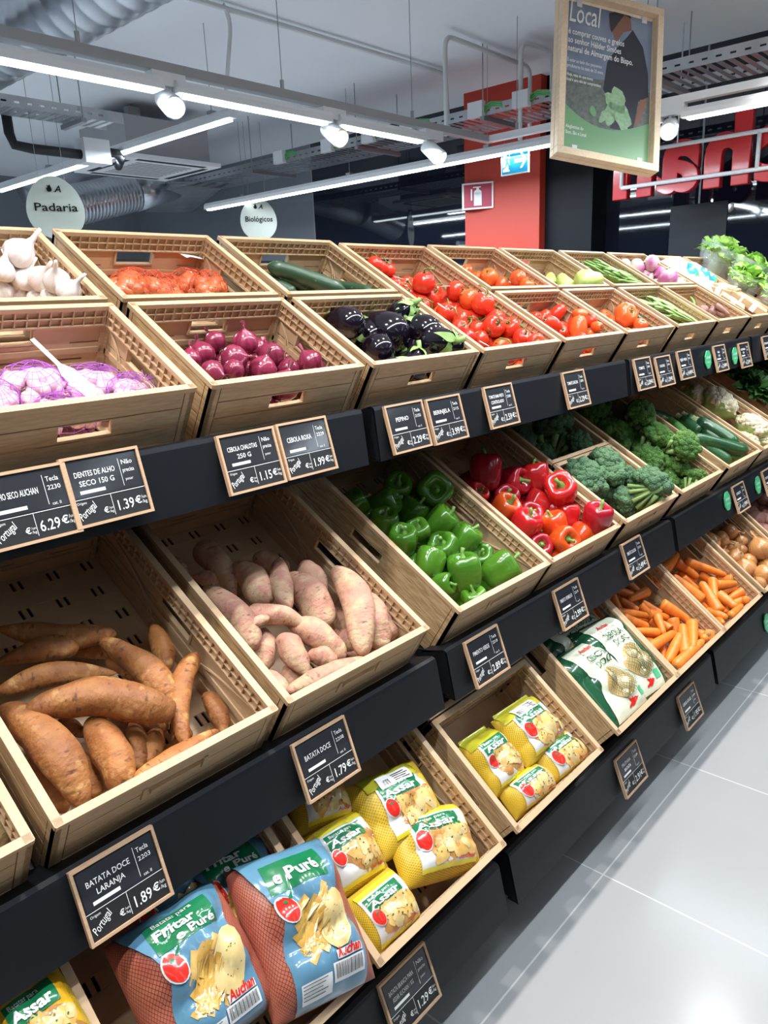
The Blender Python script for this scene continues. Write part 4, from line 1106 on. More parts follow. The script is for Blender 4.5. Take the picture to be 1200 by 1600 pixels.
def long_items(P, name, mat, rows, h, thick, prof0, lump=0.06, bendr=0.05, kids=None, flat=1.0, labels=None, mats=None, nf=0, seg=14, rings=18, rm=1.0):
    """rows: (x0, y0, x1, y1, thickness px [, bend [, height]])"""
    N = axes(P.k)[1]
    for i, q in enumerate(rows):
        hh = q[6] if len(q) > 6 and q[6] is not None else h
        r = px2m(slot(P.k, (q[0] + q[2]) / 2, (q[1] + q[3]) / 2, hh), q[4] or thick) / 2 * rm
        p0, p1 = P.at(q[0], q[1], hh, r * 0.6), P.at(q[2], q[3], hh, r * 0.6)
        if (p1 - p0).length < 2.2 * r: p1 = P.clamp(p0 + (p1 - p0).normalized() * 2.6 * r - N * r * 0.8, r * 0.5)
        b = q[5] if len(q) > 5 and q[5] is not None else RN.uniform(-bendr, bendr)
        prof = prof0
        if prof0 is prof_sweet:
            pa_, pb_ = RN.uniform(0.42, 0.85), RN.uniform(0.32, 0.6)
            if RN.random() < 0.4: pa_, pb_ = pb_, pa_
            pk = pa_ / (pa_ + pb_); nm_ = (pk ** pa_) * ((1 - pk) ** pb_)
            prof = lambda t, A_=pa_, B_=pb_, N_=nm_: max(0.0, (t ** A_) * (max(0, 1 - t) ** B_) / N_)
        o = spindle(name, p0, p1, r, prof, (mats[i] if mats else mat), N, b, RN.uniform(0, bendr), seg, rings, lump, 3.0, RN.random() * 9, flat, kids)
        P.add(o, label=(labels or {}).get(i))
    return P
def round_items(P, name, protos, rows, h, tilt=0.5, size=None, descs=None, kinds=None, base=1.0, yaw=True):
    """protos: list of (mesh, kids, unit radius); rows: (x, y, diameter px [, height])"""
    C, RR = [], []
    for q in rows:
        hh = q[3] if len(q) > 3 else h
        r = px2m(slot(P.k, q[0], q[1], hh), q[2]) / 2 * base
        C.append(P.clamp(P.fit(q[0], q[1], hh, r * 0.85), r * 0.85)); RR.append(r)
    for _ in range(14):                       # let them settle side by side
        for a in range(len(C)):
            for b in range(a):
                d = C[a] - C[b]; gap = 0.88 * (RR[a] + RR[b]) - d.length
                if gap > 0:
                    d = d.normalized() * gap * 0.35
                    C[a] = P.clamp(C[a] + d, RR[a] * 0.85); C[b] = P.clamp(C[b] - d, RR[b] * 0.85)
    for i, q in enumerate(rows):
        r = RR[i]
        me, ks, ur = protos[(kinds[i] if kinds else RN.randrange(len(protos)))]
        p = C[i]
        while True:
            o = mk(name, me, P.frame(p, RN.uniform(0, 6.28) if yaw else 0, RN.uniform(-tilt, tilt), RN.uniform(-tilt, tilt), r / ur), ks)
            P.add(o, desc=descs[i] if descs else None)
            if (P.Ai @ p).z < r * 0.9 + 0.045: break
            p = p - axes(P.k)[1] * min(1.7 * r, (P.Ai @ p).z - 0.006 - 0.9 * r)      # what it lies on
    return P

# --- sweet potatoes, yam
P = Pile('M', MX[0], 0.6, 'rough brown yam', 'shelf end', 'yam', 'yam')
c = slot('M', 16, 1285, 0.085)
o = spindle('yam', c + Vector((-0.15, 0.05, 0.03)), c + Vector((0.015, -0.02, -0.02)), 0.055, prof_sweet, 'yam_brown', axes('M')[1], 0.05, 0, seed=2); P.add(o, label='rough brown yam in the crate beside the orange sweet potatoes')
P.finish()
P = Pile('M', MX[1], 0.6, 'orange sweet potato', 'yam side', 'sweet potato', 'orange sweet potatoes')
long_items(P, 'sweet_potato', 'sweet_orange', [
    (-7, 985, 182, 994, 40, -0.08, 0.10), (-7, 1033, 122, 1008, 40, 0.03, 0.10), (112, 1014, 186, 1018, 32, 0, 0.05), (-6, 1075, 182, 1046, 36, 0.05, 0.10), (38, 1100, 272, 1103, 66, 0.13, 0.125),
    (160, 995, 279, 1098, 46, 0.08, 0.10), (237, 972, 264, 1050, 34, 0.05, 0.07), (167, 1030, 222, 1062, 28, 0.05, 0.06), (298, 1020, 280, 1165, 38, -0.12, 0.10), (8, 1095, 142, 1258, 66, 0.06, 0.105),
    (143, 1122, 198, 1235, 60, 0.05, 0.085), (206, 1128, 214, 1204, 38, 0.06, 0.05), (248, 1138, 230, 1195, 34, 0, 0.05), (210, 1222, 344, 1140, 35, -0.04, 0.095), (322, 1082, 356, 1148, 32, 0.05, 0.06),
    (272, 1118, 288, 1160, 34, 0, 0.04), (88, 1128, 138, 1150, 28, 0, 0.05), (47, 1185, 105, 1268, 44, 0.03, 0.05), (120, 1170, 150, 1245, 36, 0, 0.04), (170, 1100, 262, 1140, 40, 0, 0.045)],
    0.09, 40, prof_sweet, lump=0.24, bendr=0.08, seg=18, rings=26, rm=0.98, labels={4: 'big arched orange sweet potato lying across the middle of its crate', 9: 'large orange sweet potato slanting to the front corner beside the yam crate',
                                         8: 'thin upright curved orange sweet potato by the wall next to the pink ones', 0: 'long dark orange sweet potato across the back of the pile', 10: 'stout orange sweet potato standing by the front rim'})
P.finish()
P = Pile('M', MX[2], 0.6, 'pink sweet potato', 'orange potato side', 'sweet potato', 'pink sweet potatoes')
long_items(P, 'sweet_potato', 'sweet_pink', [
    (322, 915, 402, 1012, 50, 0.08, 0.11), (312, 850, 372, 935, 44, 0.05, 0.07), (366, 880, 420, 942, 48, 0.05, 0.09), (434, 868, 448, 952, 36, -0.06, 0.11), (452, 895, 512, 980, 56, 0.06, 0.09),
    (470, 880, 512, 920, 34, 0.02, 0.10), (529, 883, 575, 1022, 48, 0.07, 0.125), (594, 918, 602, 1020, 46, -0.05, 0.10), (386, 955, 484, 976, 34, 0.10, 0.12), (452, 968, 540, 1026, 44, 0.05, 0.105),
    (438, 992, 482, 1055, 40, 0.03, 0.10), (414, 980, 410, 1045, 42, 0, 0.07), (450, 1080, 578, 1028, 33, -0.04, 0.115), (480, 1022, 526, 1034, 34, 0.05, 0.10), (556, 932, 586, 950, 32, 0, 0.06),
    (520, 985, 560, 1012, 36, 0, 0.05), (408, 1046, 452, 1094, 30, 0.05, 0.08), (446, 1040, 466, 1080, 34, 0, 0.05), (386, 980, 420, 964, 17, 0.02, 0.13), (272, 868, 290, 908, 24, 0, 0.05),
    (300, 900, 348, 915, 28, 0.08, 0.06), (396, 868, 452, 894, 34, 0, 0.05), (500, 950, 548, 990, 40, 0, 0.045), (575, 950, 612, 1000, 40, 0, 0.05), (540, 1020, 600, 1032, 30, 0, 0.04)],
    0.09, 40, prof_sweet, lump=0.26, bendr=0.08, seg=18, rings=26, rm=1.0, labels={6: 'long pink sweet potato with bulging foot lying toward the front rim', 7: 'pointed pink sweet potato by the wall next to the peppers', 12: 'slender pink sweet potato lying along the front rim',
                                         0: 'large pink sweet potato by the wall next to the orange ones', 3: 'pink sweet potato with thin upright tip'})
P.finish()

# --- bell peppers
def pepper_mesh(seed, mat):
    rg = random.Random(seed)
    prof = [(0.001, 0.50), (0.16, 0.54), (0.30, 0.74), (0.48, 0.94), (0.70, 1.0), (0.90, 0.86), (1.0, 0.55), (1.0, 0.15), (0.95, -0.25), (0.87, -0.58), (0.75, -0.84), (0.57, -0.98), (0.38, -0.94), (0.20, -0.80), (0.001, -0.70)]
    n = 4 if rg.random() < 0.7 else 3
    ph = rg.uniform(0, 6)
    mb = MB(); mb.lathe([(r * 0.040, z * 0.042) for r, z in prof], 32, 0, lambda a, t: 1 + 0.24 * (abs(math.cos(n * (a + ph) / 2)) ** 0.8 - 0.65) * (0.5 + 1.1 * abs(t - 0.5)) + 0.05 * noise.noise(Vector((math.cos(a), math.sin(a), seed + t))))
    for i, v in enumerate(mb.v):
        d = Vector(v); w = noise.noise(Vector((v[0] * 22, v[1] * 22, seed * 5.0)))
        mb.v[i] = (v[0] + 0.003 * w, v[1], v[2] * (1 + 0.10 * w))
    st = MB(); st.tube([(0, 0, 0.020), (0.001, 0, 0.027), (0.002, 0.001, 0.033), (0.004 * rg.uniform(-1, 1), 0.004, 0.046), (0.008 * rg.uniform(-1, 1), 0.008, 0.056)], [0.013, 0.014, 0.0055, 0.004, 0.0050], 10)
    return mb.data('bell_pepper', [mat]), [('stem', st.data('stem', ['pepper_stem']))], 0.042
PG = [pepper_mesh(i, 'pepper_green') for i in range(4)]
P = Pile('M', MX[3], 0.6, 'green bell pepper', 'pink sweet potato side', 'bell pepper', 'green bell peppers')
T3 = lambda L, ox, oy, s=3.0: [(ox + q[0] / s, oy + q[1] / s, q[2] / s) + tuple(q[3:]) for q in L]
round_items(P, 'bell_pepper', PG, T3([(460, 560, 130), (590, 570, 145), (665, 490, 145, 0.10), (730, 610, 145), (830, 500, 175, 0.11), (600, 660, 150), (860, 650, 150, 0.10), (690, 740, 150, 0.10), (760, 700, 130, 0.10), (880, 780, 155, 0.11),
    (975, 735, 150, 0.11), (810, 845, 150, 0.10), (870, 940, 120), (980, 890, 178, 0.115), (1060, 815, 130), (1145, 880, 178, 0.105), (1020, 1010, 130, 0.08), (740, 845, 100, 0.06), (1190, 960, 120, 0.06), (920, 850, 130, 0.05), (780, 600, 130, 0.05), (520, 620, 120, 0.05)], 400, 600), 0.085, 0.75)
P.finish()
PRo = [pepper_mesh(9, 'pepper_red'), pepper_mesh(10, 'pepper_red'), pepper_mesh(11, 'pepper_orange'), pepper_mesh(12, 'pepper_crimson'), pepper_mesh(13, 'pepper_red')]
P = Pile('M', MX[4], 0.6, 'red bell pepper', 'green pepper side', 'bell pepper', 'red bell peppers')
kd = [3, 0, 1, 3, 0, 3, 1, 2, 0, 3, 2, 1, 2, 3, 2, 3, 2, 0, 1, 0, 3]
dn = ['red bell pepper', 'red bell pepper', 'orange-red bell pepper', 'dark red bell pepper', 'red bell pepper']
round_items(P, 'bell_pepper', PRo, T3([(180, 235, 130, 0.12), (150, 300, 85, 0.08), (350, 250, 105, 0.10), (280, 270, 115, 0.10), (430, 310, 118, 0.11), (260, 320, 98, 0.09), (380, 340, 108, 0.10), (250, 360, 108, 0.10), (325, 425, 115, 0.10),
    (350, 385, 95, 0.08), (425, 425, 98, 0.10), (475, 390, 95, 0.08), (530, 445, 102, 0.10), (570, 410, 105, 0.10), (440, 480, 105, 0.10), (395, 492, 92, 0.08), (420, 520, 70, 0.06), (220, 275, 100, 0.06), (300, 340, 95, 0.05), (490, 460, 90, 0.05), (370, 450, 95, 0.05)], 680, 640, 2.308), 0.09, 0.7, kinds=kd, descs=[dn[i] for i in kd])
P.finish()

# --- onions
def onion_mesh(seed, mat, skin, rough=1.0):
    rg = random.Random(seed)
    prof = [(0.001, 1.28), (0.07, 1.26), (0.09, 1.12), (0.13, 1.0), (0.28, 0.86), (0.55, 0.70), (0.82, 0.42), (0.97, 0.10), (0.98, -0.15), (0.86, -0.48), (0.62, -0.74), (0.32, -0.90), (0.10, -0.96), (0.001, -0.96)]
    mb = MB(); mb.lathe([(r * 0.035, z * 0.035) for r, z in prof], 28, 0, lambda a, t: 1 + 0.05 * noise.noise(Vector((math.cos(a) * 1.5, math.sin(a) * 1.5, seed + t * 2))))
    st = MB()
    for j in range(3):
        a = rg.uniform(0, 6.28)
        st.grid(lambda u, v: (0.0035 * math.cos(a + u * 2.4) * (1 + 0.8 * v), 0.0035 * math.sin(a + u * 2.4) * (1 + 0.8 * v), 0.036 + 0.019 * v * (1 - 0.4 * abs(u - .5)) + 0.002 * math.sin(u * 9 + j)), 6, 4)
    rt = MB()
    for j in range(9):
        a = j * 0.7; rt.tube([(0, 0, -0.033), (0.004 * math.cos(a), 0.004 * math.sin(a), -0.036), (0.008 * math.cos(a), 0.008 * math.sin(a), -0.0375)], 0.0006, 4)
    return mb.data('onion', [mat]), [('dry_neck', st.data('dry_neck', [skin])), ('roots', rt.data('roots', ['onion_root']))], 0.035
RO = [onion_mesh(i, 'red_onion', 'red_onion_skin') for i in range(3)]
P = Pile('T', TX[1], 0.3, 'red onion', 'garlic side', 'red onion', 'loose red onions')
round_items(P, 'red_onion', RO, [(299, 560, 36), (319, 549, 43), (334, 583, 43, 0.08), (367, 561, 46, 0.09), (383, 534, 42, 0.10), (364, 578, 36, 0.09), (424, 556, 44, 0.09), (410, 575, 44, 0.08), (450, 577, 38, 0.08), (487, 569, 40, 0.085), (345, 560, 36, 0.05), (388, 580, 38, 0.05), (400, 545, 38, 0.06), (330, 540, 36, 0.05), (466, 590, 38, 0.035), (430, 600, 40, 0.035), (350, 600, 38, 0.035), (500, 590, 36, 0.04)], 0.07, 1.1)
P.finish()
YO = [onion_mesh(20 + i, 'yellow_onion', 'onion_paper') for i in range(3)]
P = Pile('B', BX[7], 0.6, 'brown onion', 'carrot side', 'onion', 'loose brown onions')
round_items(P, 'onion', YO, T3([(930, 750, 105, 0.09), (985, 740, 85), (1030, 700, 80), (1066, 730, 62), (1025, 762, 66), (1080, 780, 60), (1040, 812, 88), (1150, 780, 112, 0.11), (1110, 826, 72), (1100, 872, 104, 0.10), (1180, 860, 95), (1190, 900, 92), (1120, 925, 80, 0.07), (1170, 952, 70, 0.06), (975, 800, 66), (1000, 790, 70, 0.06), (1060, 850, 80, 0.05), (1140, 880, 90, 0.05), (900, 720, 80, 0.05), (1090, 820, 70, 0.05)], 800, 600), 0.08, 1.2)
P.finish()
# --- potatoes
def blob_mesh(seed, mat, name, r=0.035, sc=(1.25, 1.0, 0.85)):
    mb = MB(); mb.sphere((0, 0, 0), r, 18, 12, 0, sc, 0.16, 1.3, seed)
    return mb.data(name, [mat]), [], r
PR = [blob_mesh(i, 'potato_red', 'potato') for i in range(3)]
P = Pile('B', BX[8], 0.6, 'red potato', 'onion side', 'potato', 'loose red potatoes')
round_items(P, 'potato', PR, T3([(1130, 632, 85), (1152, 582, 70), (1182, 640, 70), (1184, 684, 75), (1182, 560, 64), (1100, 602, 60), (1205, 620, 80), (1215, 580, 75), (1210, 700, 80), (1150, 660, 70, 0.05), (1120, 570, 70, 0.05), (1190, 600, 75, 0.05)], 800, 600), 0.085, 0.8)
P.finish()

# --- garlic
def garlic_mesh(seed):
    rg = random.Random(seed)
    prof = [(0.001, 2.0), (0.12, 1.99), (0.15, 1.6), (0.19, 1.2), (0.32, 0.92), (0.62, 0.66), (0.90, 0.30), (1.0, -0.06), (0.92, -0.40), (0.66, -0.62), (0.35, -0.70), (0.001, -0.68)]
    ph = rg.uniform(0, 6); bx = rg.uniform(-.5, .5)
    mb = MB(); mb.lathe([(r * 0.03, z * 0.03) for r, z in prof], 36, 0, lambda a, t: 1 + 0.09 * abs(math.sin(3.5 * (a + ph))) * (0.2 + 0.8 * t) - 0.04)
    for i, v in enumerate(mb.v):
        if v[2] > 0.02: mb.v[i] = (v[0] + bx * (v[2] - 0.02) * 0.6, v[1], v[2])
    rt = MB().sphere((0, 0, -0.020), 0.008, 10, 6, 0, (1, 1, 0.5), 0.3, 9)
    return mb.data('garlic_bulb', ['garlic_skin']), [('roots', rt.data('roots', ['onion_root']))], 0.03
GA = [garlic_mesh(i) for i in range(3)]
P = Pile('T', TX[0], 0.3, 'white garlic bulb', 'shelf end', 'garlic bulb', 'loose white garlic', 0.315)
round_items(P, 'garlic_bulb', GA, T3([(95, 245, 150, 0.12), (122, 305, 120, 0.10), (20, 290, 120, 0.10), (195, 335, 130, 0.09), (268, 335, 120, 0.09), (345, 372, 110, 0.06), (100, 375, 120, 0.05), (30, 365, 130, 0.06), (-50, 320, 130, 0.08), (240, 385, 110, 0.05), (160, 385, 110, 0.04), (60, 320, 110, 0.06)], 0, 330), 0.07, 0.5)
P.finish()
def net_bag(P, px, py, h, L, Wd, pieces, piece_mat, thread, name, piece, label, yaw=0.0, pr=0.014, tall=0.55):
    c = P.at(px, py, h, 0.03)
    root = empty(name, P.frame(c, yaw))
    P.add(root, label=label)
    rg = random.Random(int(px))
    me = MB().sphere((0, 0, 0), pr, 12, 8, 0, (1.35, 0.9, 0.9), 0.14, 1.5, 3).data(piece, [piece_mat])
    for i in range(pieces):
        u, v = rg.uniform(-1, 1), rg.uniform(-1, 1)
        q = bpy.data.objects.new(piece, me); COL.objects.link(q); q.parent = root
        q.location = (u * (L / 2 - pr), v * (Wd / 2 - pr), (1 - 0.6 * (u * u + v * v)) * Wd * tall * 0.45 - 0.008 * rg.random())
        q.rotation_euler = (rg.uniform(-.6, .6), rg.uniform(-.6, .6), rg.uniform(0, 6.28)); s = rg.uniform(0.85, 1.2); q.scale = (s, s, s)
    nb = MB().sphere((0, 0, 0.004), 1, 18, 10, 0, (L / 2 + 0.004, Wd / 2 + 0.004, Wd * tall / 2 + pr + 0.003), 0.12, 2.0, px)
    nb.v = [(v[0], v[1], max(v[2], -0.012)) for v in nb.v]
    n = nb.build('net', thread, root); w = n.modifiers.new('net', 'WIREFRAME'); w.thickness = 0.0012; w.use_even_offset = False
    cl = MB(); 
    for j in range(4): cl.tube([(L / 2, 0, 0.008), (L / 2 + 0.012, 0.004 * (j - 1.5), 0.014), (L / 2 + 0.022, 0.010 * (j - 1.5), 0.016 + 0.004 * (j % 2))], [0.003, 0.002, 0.001], 6)
    cl.build('knot', thread, root)
    return root
def paper_strip(root, pts, w0, w1, mat='paper_white'):
    """a paper label strip along pts with printed lines"""
    pts = [Vector(p) for p in pts]
    K = len(pts)
    d = (pts[-1] - pts[0]).normalized(); sd = Vector((-d.y, d.x, 0)).normalized()
    mb = MB()
    for i, p in enumerate(pts):
        w = w0 + (w1 - w0) * min(1, max(0, (i / (K - 1) - 0.35) / 0.15))
        for s in (-1, 1):
            for z in (0, 0.0008): mb.v.append(tuple(p + sd * s * w / 2 + Vector((0, 0, z))))
    for i in range(K - 1):
        a = 4 * i; b = a + 4
        for q in ((a + 1, b + 1, b + 3, a + 3), (a, a + 2, b + 2, b), (a, b, b + 1, a + 1), (a + 2, a + 3, b + 3, b + 2)): mb.face(q)
    mb.face((0, 1, 3, 2)); mb.face((4 * K - 4, 4 * K - 2, 4 * K - 1, 4 * K - 3))
    lab = mb.build('paper_label', mat, root, smooth=False)
    tx = MB()
    mid = pts[K // 2 + 1]
    f = lambda x, y: pts[K // 2].lerp(pts[-1], 0.15 + x) + sd * y + Vector((0, 0, 0.0016))
    for j in range(5): add_rect(tx, 0.0, 0.5 - 0.07 * (j % 2), (j - 2) * w1 * 0.15, (j - 2) * w1 * 0.15 + w1 * 0.05, f, 0, 2, 1)
    tx.build('lettering', 'print_grey', lab, smooth=False)
P = Pile('T', TX[0], 0.3, 'netted garlic', 'shelf end', 'garlic net', 'netted garlic cloves')
net_bag(P, 48, 606, 0.05, 0.12, 0.09, 34, 'garlic_clove', 'net_purple', 'garlic_net', 'garlic_clove', 'purple net of garlic cloves, second of the row', 0.2)
b_ = net_bag(P, 148, 607, 0.05, 0.12, 0.09, 34, 'garlic_clove', 'net_purple', 'garlic_net', 'garlic_clove', 'purple net of garlic cloves with the long paper label', -0.3)
net_bag(P, -8, 634, 0.045, 0.10, 0.08, 26, 'garlic_clove', 'net_purple', 'garlic_net', 'garlic_clove', 'purple net of garlic cloves at the shelf end, cut by the frame', 1.2)
net_bag(P, 205, 620, 0.03, 0.10, 0.08, 26, 'garlic_clove', 'net_purple', 'garlic_net', 'garlic_clove', 'low purple net of garlic cloves by the red onion wall', 0.6)
net_bag(P, 100, 655, 0.03, 0.13, 0.09, 30, 'garlic_clove', 'net_purple', 'garlic_net', 'garlic_clove', 'purple net of garlic cloves behind the hand hole of the front wall', 0.1)
bi = b_.matrix_world.inverted()
pa, pb, pd = bi @ slot('T', 50, 530, 0.16), bi @ slot('T', 92, 570, 0.14), bi @ slot('T', 148, 618, 0.112)
paper_strip(b_, [pa, pa.lerp(pb, .5), pb, pb.lerp(pd, .25), pb.lerp(pd, .5), pb.lerp(pd, .75), pd], 0.010, 0.034)
P.finish()
P = Pile('T', TX[1], 0.3, 'netted shallots', 'garlic side', 'shallot net', 'netted shallots', 0.315)
for (x, y, L, yw, n, lb) in ((207, 452, 0.13, 0.2, 14, 'by the garlic wall'), (240, 457, 0.09, -0.4, 9, 'lying low in the middle'), (292, 450, 0.12, 0.5, 13, 'with the white tag by the cucumber wall'), (325, 455, 0.10, 1.1, 10, 'in the corner by the cucumbers'), (262, 461, 0.09, 0.1, 9, 'beside the tagged net')):
    r_ = net_bag(P, x, y, 0.045, L, 0.085, n, 'shallot_skin', 'net_red', 'shallot_net', 'shallot', 'red net of shallots ' + lb, yw, 0.021)
    if 'white tag' in lb:
        paper_strip(r_, [(0.0, 0.03, 0.075), (0.02, 0.03, 0.073), (0.04, 0.025, 0.07), (0.06, 0.02, 0.065), (0.075, 0.015, 0.055)], 0.03, 0.045)
P.finish()

# --- eggplants
def calyx(mb, r, z, n, L, w, droop, seed=0, mi=0):
    rg = random.Random(seed)
    for j in range(n):
        a = 2 * math.pi * j / n + rg.uniform(-.2, .2); l = L * rg.uniform(0.8, 1.15)
        def f(u, v):
            ww = w * (1 - v) ** 0.8 * (0.35 + min(1, v * 4) * 0.65)
            rr = r * 0.25 + l * v
            return (math.cos(a) * rr - math.sin(a) * (u - .5) * ww, math.sin(a) * rr + math.cos(a) * (u - .5) * ww, z - droop * v * v + 0.003 * math.sin(v * 7 + j))
        mb.grid(f, 3, 6, mi)
def egg_mesh(seed):
    prof = [(0.001, 1.18), (0.30, 1.16), (0.50, 1.0), (0.72, 0.72), (0.90, 0.32), (0.99, -0.08), (1.0, -0.40), (0.90, -0.78), (0.66, -1.06), (0.36, -1.22), (0.10, -1.26), (0.001, -1.26)]
    mb = MB(); mb.lathe([(r * 0.046, z * 0.050) for r, z in prof], 28, 0, lambda a, t: 1 + 0.03 * noise.noise(Vector((math.cos(a), math.sin(a), seed))))
    cx = MB(); calyx(cx, 0.03, 0.0602, 5, 0.044, 0.036, 0.034, seed)
    cx.tube([(0, 0, 0.055), (0.002, 0, 0.070), (0.008, 0.003, 0.084)], [0.012, 0.0075, 0.008], 10)
    return mb.data('eggplant', ['eggplant_skin']), [('calyx', cx.data('calyx', ['eggplant_calyx']))], 0.046
EG = [egg_mesh(i) for i in range(3)]
P = Pile('T', TX[2], 0.3, 'glossy black eggplant', 'red onion side', 'eggplant', 'loose black eggplants')
# (x, y, diameter, height, yaw, tilt): tilt towards the aisle shows the round end, away shows the green cap
for q in [(538, 503, 50, 0.12, 0.2, -1.9), (600, 518, 66, 0.10, 0.3, -1.8), (586, 546, 52, 0.08, -0.3, -2.0), (660, 545, 46, 0.07, 0.3, 1.0), (622, 553, 42, 0.06, 0.7, -2.0), (641, 516, 46, 0.10, -0.2, 0.7), (672, 514, 48, 0.10, 0.1, -1.8), (686, 537, 50, 0.08, -0.1, 0.9),
          (714, 539, 42, 0.07, 0.4, -2.0), (623, 497, 40, 0.09, 0.5, 0.4), (549, 531, 44, 0.05, -0.9, 0.8), (700, 520, 42, 0.05, 0, -1.6), (575, 520, 46, 0.04, 0, -1.6), (634, 490, 40, 0.09, 0.2, 0.5)]:
    c = slot('T', q[0], q[1], q[3]); r = px2m(c, q[2]) / 2
    me, ks, ur = EG[RN.randrange(3)]
    p = P.clamp(P.fit(q[0], q[1], q[3], r * 0.9), r * 0.9)
    P.add(mk('eggplant', me, P.frame(p, q[4], q[5], 0, r / ur), ks))
    while (P.Ai @ p).z > r * 0.9 + 0.045:
        p = p - axes('T')[1] * min(1.7 * r, (P.Ai @ p).z - 0.006 - 0.9 * r)
        P.add(mk('eggplant', me, P.frame(p, q[4] + 1, -1.6, 0, r / ur), ks))
P.finish()

# --- cucumbers, zucchini
P = Pile('T', TX[2], 0.3, 'dark green cucumber', 'shallot side', 'cucumber', 'loose cucumbers', 0.315); P.hmax = 0.165
Q = [(418, 414, 540, 455, 25, 0.05, 0.11), (410, 432, 462, 460, 20, 0, 0.07), (440, 430, 500, 458, 20, 0.03, 0.07), (460, 436, 520, 462, 19, 0, 0.065), (505, 444, 585, 457, 17, 0.03, 0.06), (476, 440, 515, 456, 18, 0, 0.05), (425, 445, 480, 466, 18, 0, 0.04)]
long_items(P, 'cucumber', 'cucumber_skin', Q, 0.07, 20, prof_cuke, 0.05, 0.03, labels={0: 'big cucumber lying slanted on top of the other cucumbers'})
P.finish()
def zkids(L, r, pts):
    st = MB(); x = -L / 2
    st.tube([(x + 0.004, pts[0][1], pts[0][2]), (x - 0.012, pts[0][1], pts[0][2]), (x - 0.022, pts[0][1] * 1.02, pts[0][2])], [r * 0.62, r * 0.42, r * 0.5], 6)
    return [('stem', st.data('stem', ['stem_pale'], smooth=False))]
P = Pile('M', MX[7], 0.6, 'dark green zucchini', 'broccoli side', 'zucchini', 'loose zucchini')
S = lambda L: [(680 + q[0] / 2.308, 640 + q[1] / 2.308, 680 + q[2] / 2.308, 640 + q[3] / 2.308, q[4] / 2.308) + tuple(q[5:]) for q in L]
long_items(P, 'zucchini', 'zucchini_skin', S([(835, 38, 900, 88, 42, 0, 0.10), (885, 28, 955, 82, 38, 0, 0.10), (905, 22, 970, 72, 36, 0, 0.10), (945, 35, 1105, 118, 42, 0.04, 0.10), (920, 100, 1145, 142, 46, -0.03, 0.105), (930, 112, 1066, 190, 44, 0.04, 0.09), (1000, 140, 1115, 178, 36, 0, 0.06), (780, 10, 900, 70, 40, 0, 0.06), (960, 70, 1100, 160, 40, 0, 0.04)]), 0.09, 18, prof_cuke, 0.05, 0.03, kids=zkids,
           mats=['zucchini_light', 'zucchini_skin', 'zucchini_light', 'zucchini_skin', 'zucchini_skin', 'zucchini_skin', 'zucchini_light', 'zucchini_skin', 'zucchini_skin'])
P.finish()

# --- tomatoes
def tomato_mesh(seed, mat, sc=(1, 1, 0.88), ribs=0.0, vine=False):
    prof = [(0.001, 0.80), (0.16, 0.84), (0.36, 0.95), (0.62, 0.88), (0.86, 0.58), (0.98, 0.15), (0.98, -0.2), (0.84, -0.58), (0.56, -0.85), (0.24, -0.97), (0.001, -0.98)]
    mb = MB(); mb.lathe([(r * 0.034 * sc[0], z * 0.034 * sc[2]) for r, z in prof], 28, 0, lambda a, t: 1 + ribs * math.cos(7 * a + seed) * math.sin(math.pi * t) ** 0.5 + 0.03 * noise.noise(Vector((math.cos(a), math.sin(a), seed))))
    cx = MB(); z = 0.030 * sc[2]
    calyx(cx, 0.012, z + 0.001, 5, 0.019, 0.007, 0.003, seed)
    if vine: cx.tube([(0, 0, z - 0.002), (0.001, 0, z + 0.010), (0.012, 0.004, z + 0.016), (0.034, 0.010, z + 0.014)], [0.0028, 0.0022, 0.0022, 0.0026], 6)
    else: cx.tube([(0, 0, z - 0.002), (0.001, 0.001, z + 0.007)], [0.003, 0.002], 6)
    return mb.data('tomato', [mat]), [('calyx', cx.data('calyx', ['tomato_leaf']))], 0.034
VT = [tomato_mesh(i, 'tomato_red', vine=True) for i in range(3)] + [tomato_mesh(4, 'tomato_orange', vine=True)]
P = Pile('T', TX[3], 0.6, 'red vine tomato', 'eggplant side', 'tomato', 'vine tomatoes')
L_ = [(555, 190, 66), (620, 225, 60), (640, 258, 58), (705, 292, 84), (785, 295, 100, 0.115), (720, 335, 70), (775, 362, 92), (815, 365, 90), (900, 355, 84), (935, 332, 80), (1000, 378, 90, 0.11), (1052, 400, 100, 0.115), (975, 450, 95), (900, 422, 84), (1050, 455, 86), (1040, 495, 84), (1132, 496, 98, 0.105),
      (955, 492, 80), (1055, 540, 74), (1135, 562, 74), (1190, 552, 78), (1190, 506, 80), (850, 330, 76), (660, 290, 66), (1000, 530, 70), (590, 205, 60), (1100, 540, 74), (1245, 545, 80), (850, 400, 84, 0.06), (960, 400, 84, 0.06), (1010, 440, 84, 0.05), (1100, 450, 84, 0.06), (1230, 590, 70, 0.05), (1290, 560, 70, 0.05), (1275, 590, 60, 0.05)]
round_items(P, 'tomato', VT, T3(L_, 400, 350), 0.075, 0.9, base=1.12)
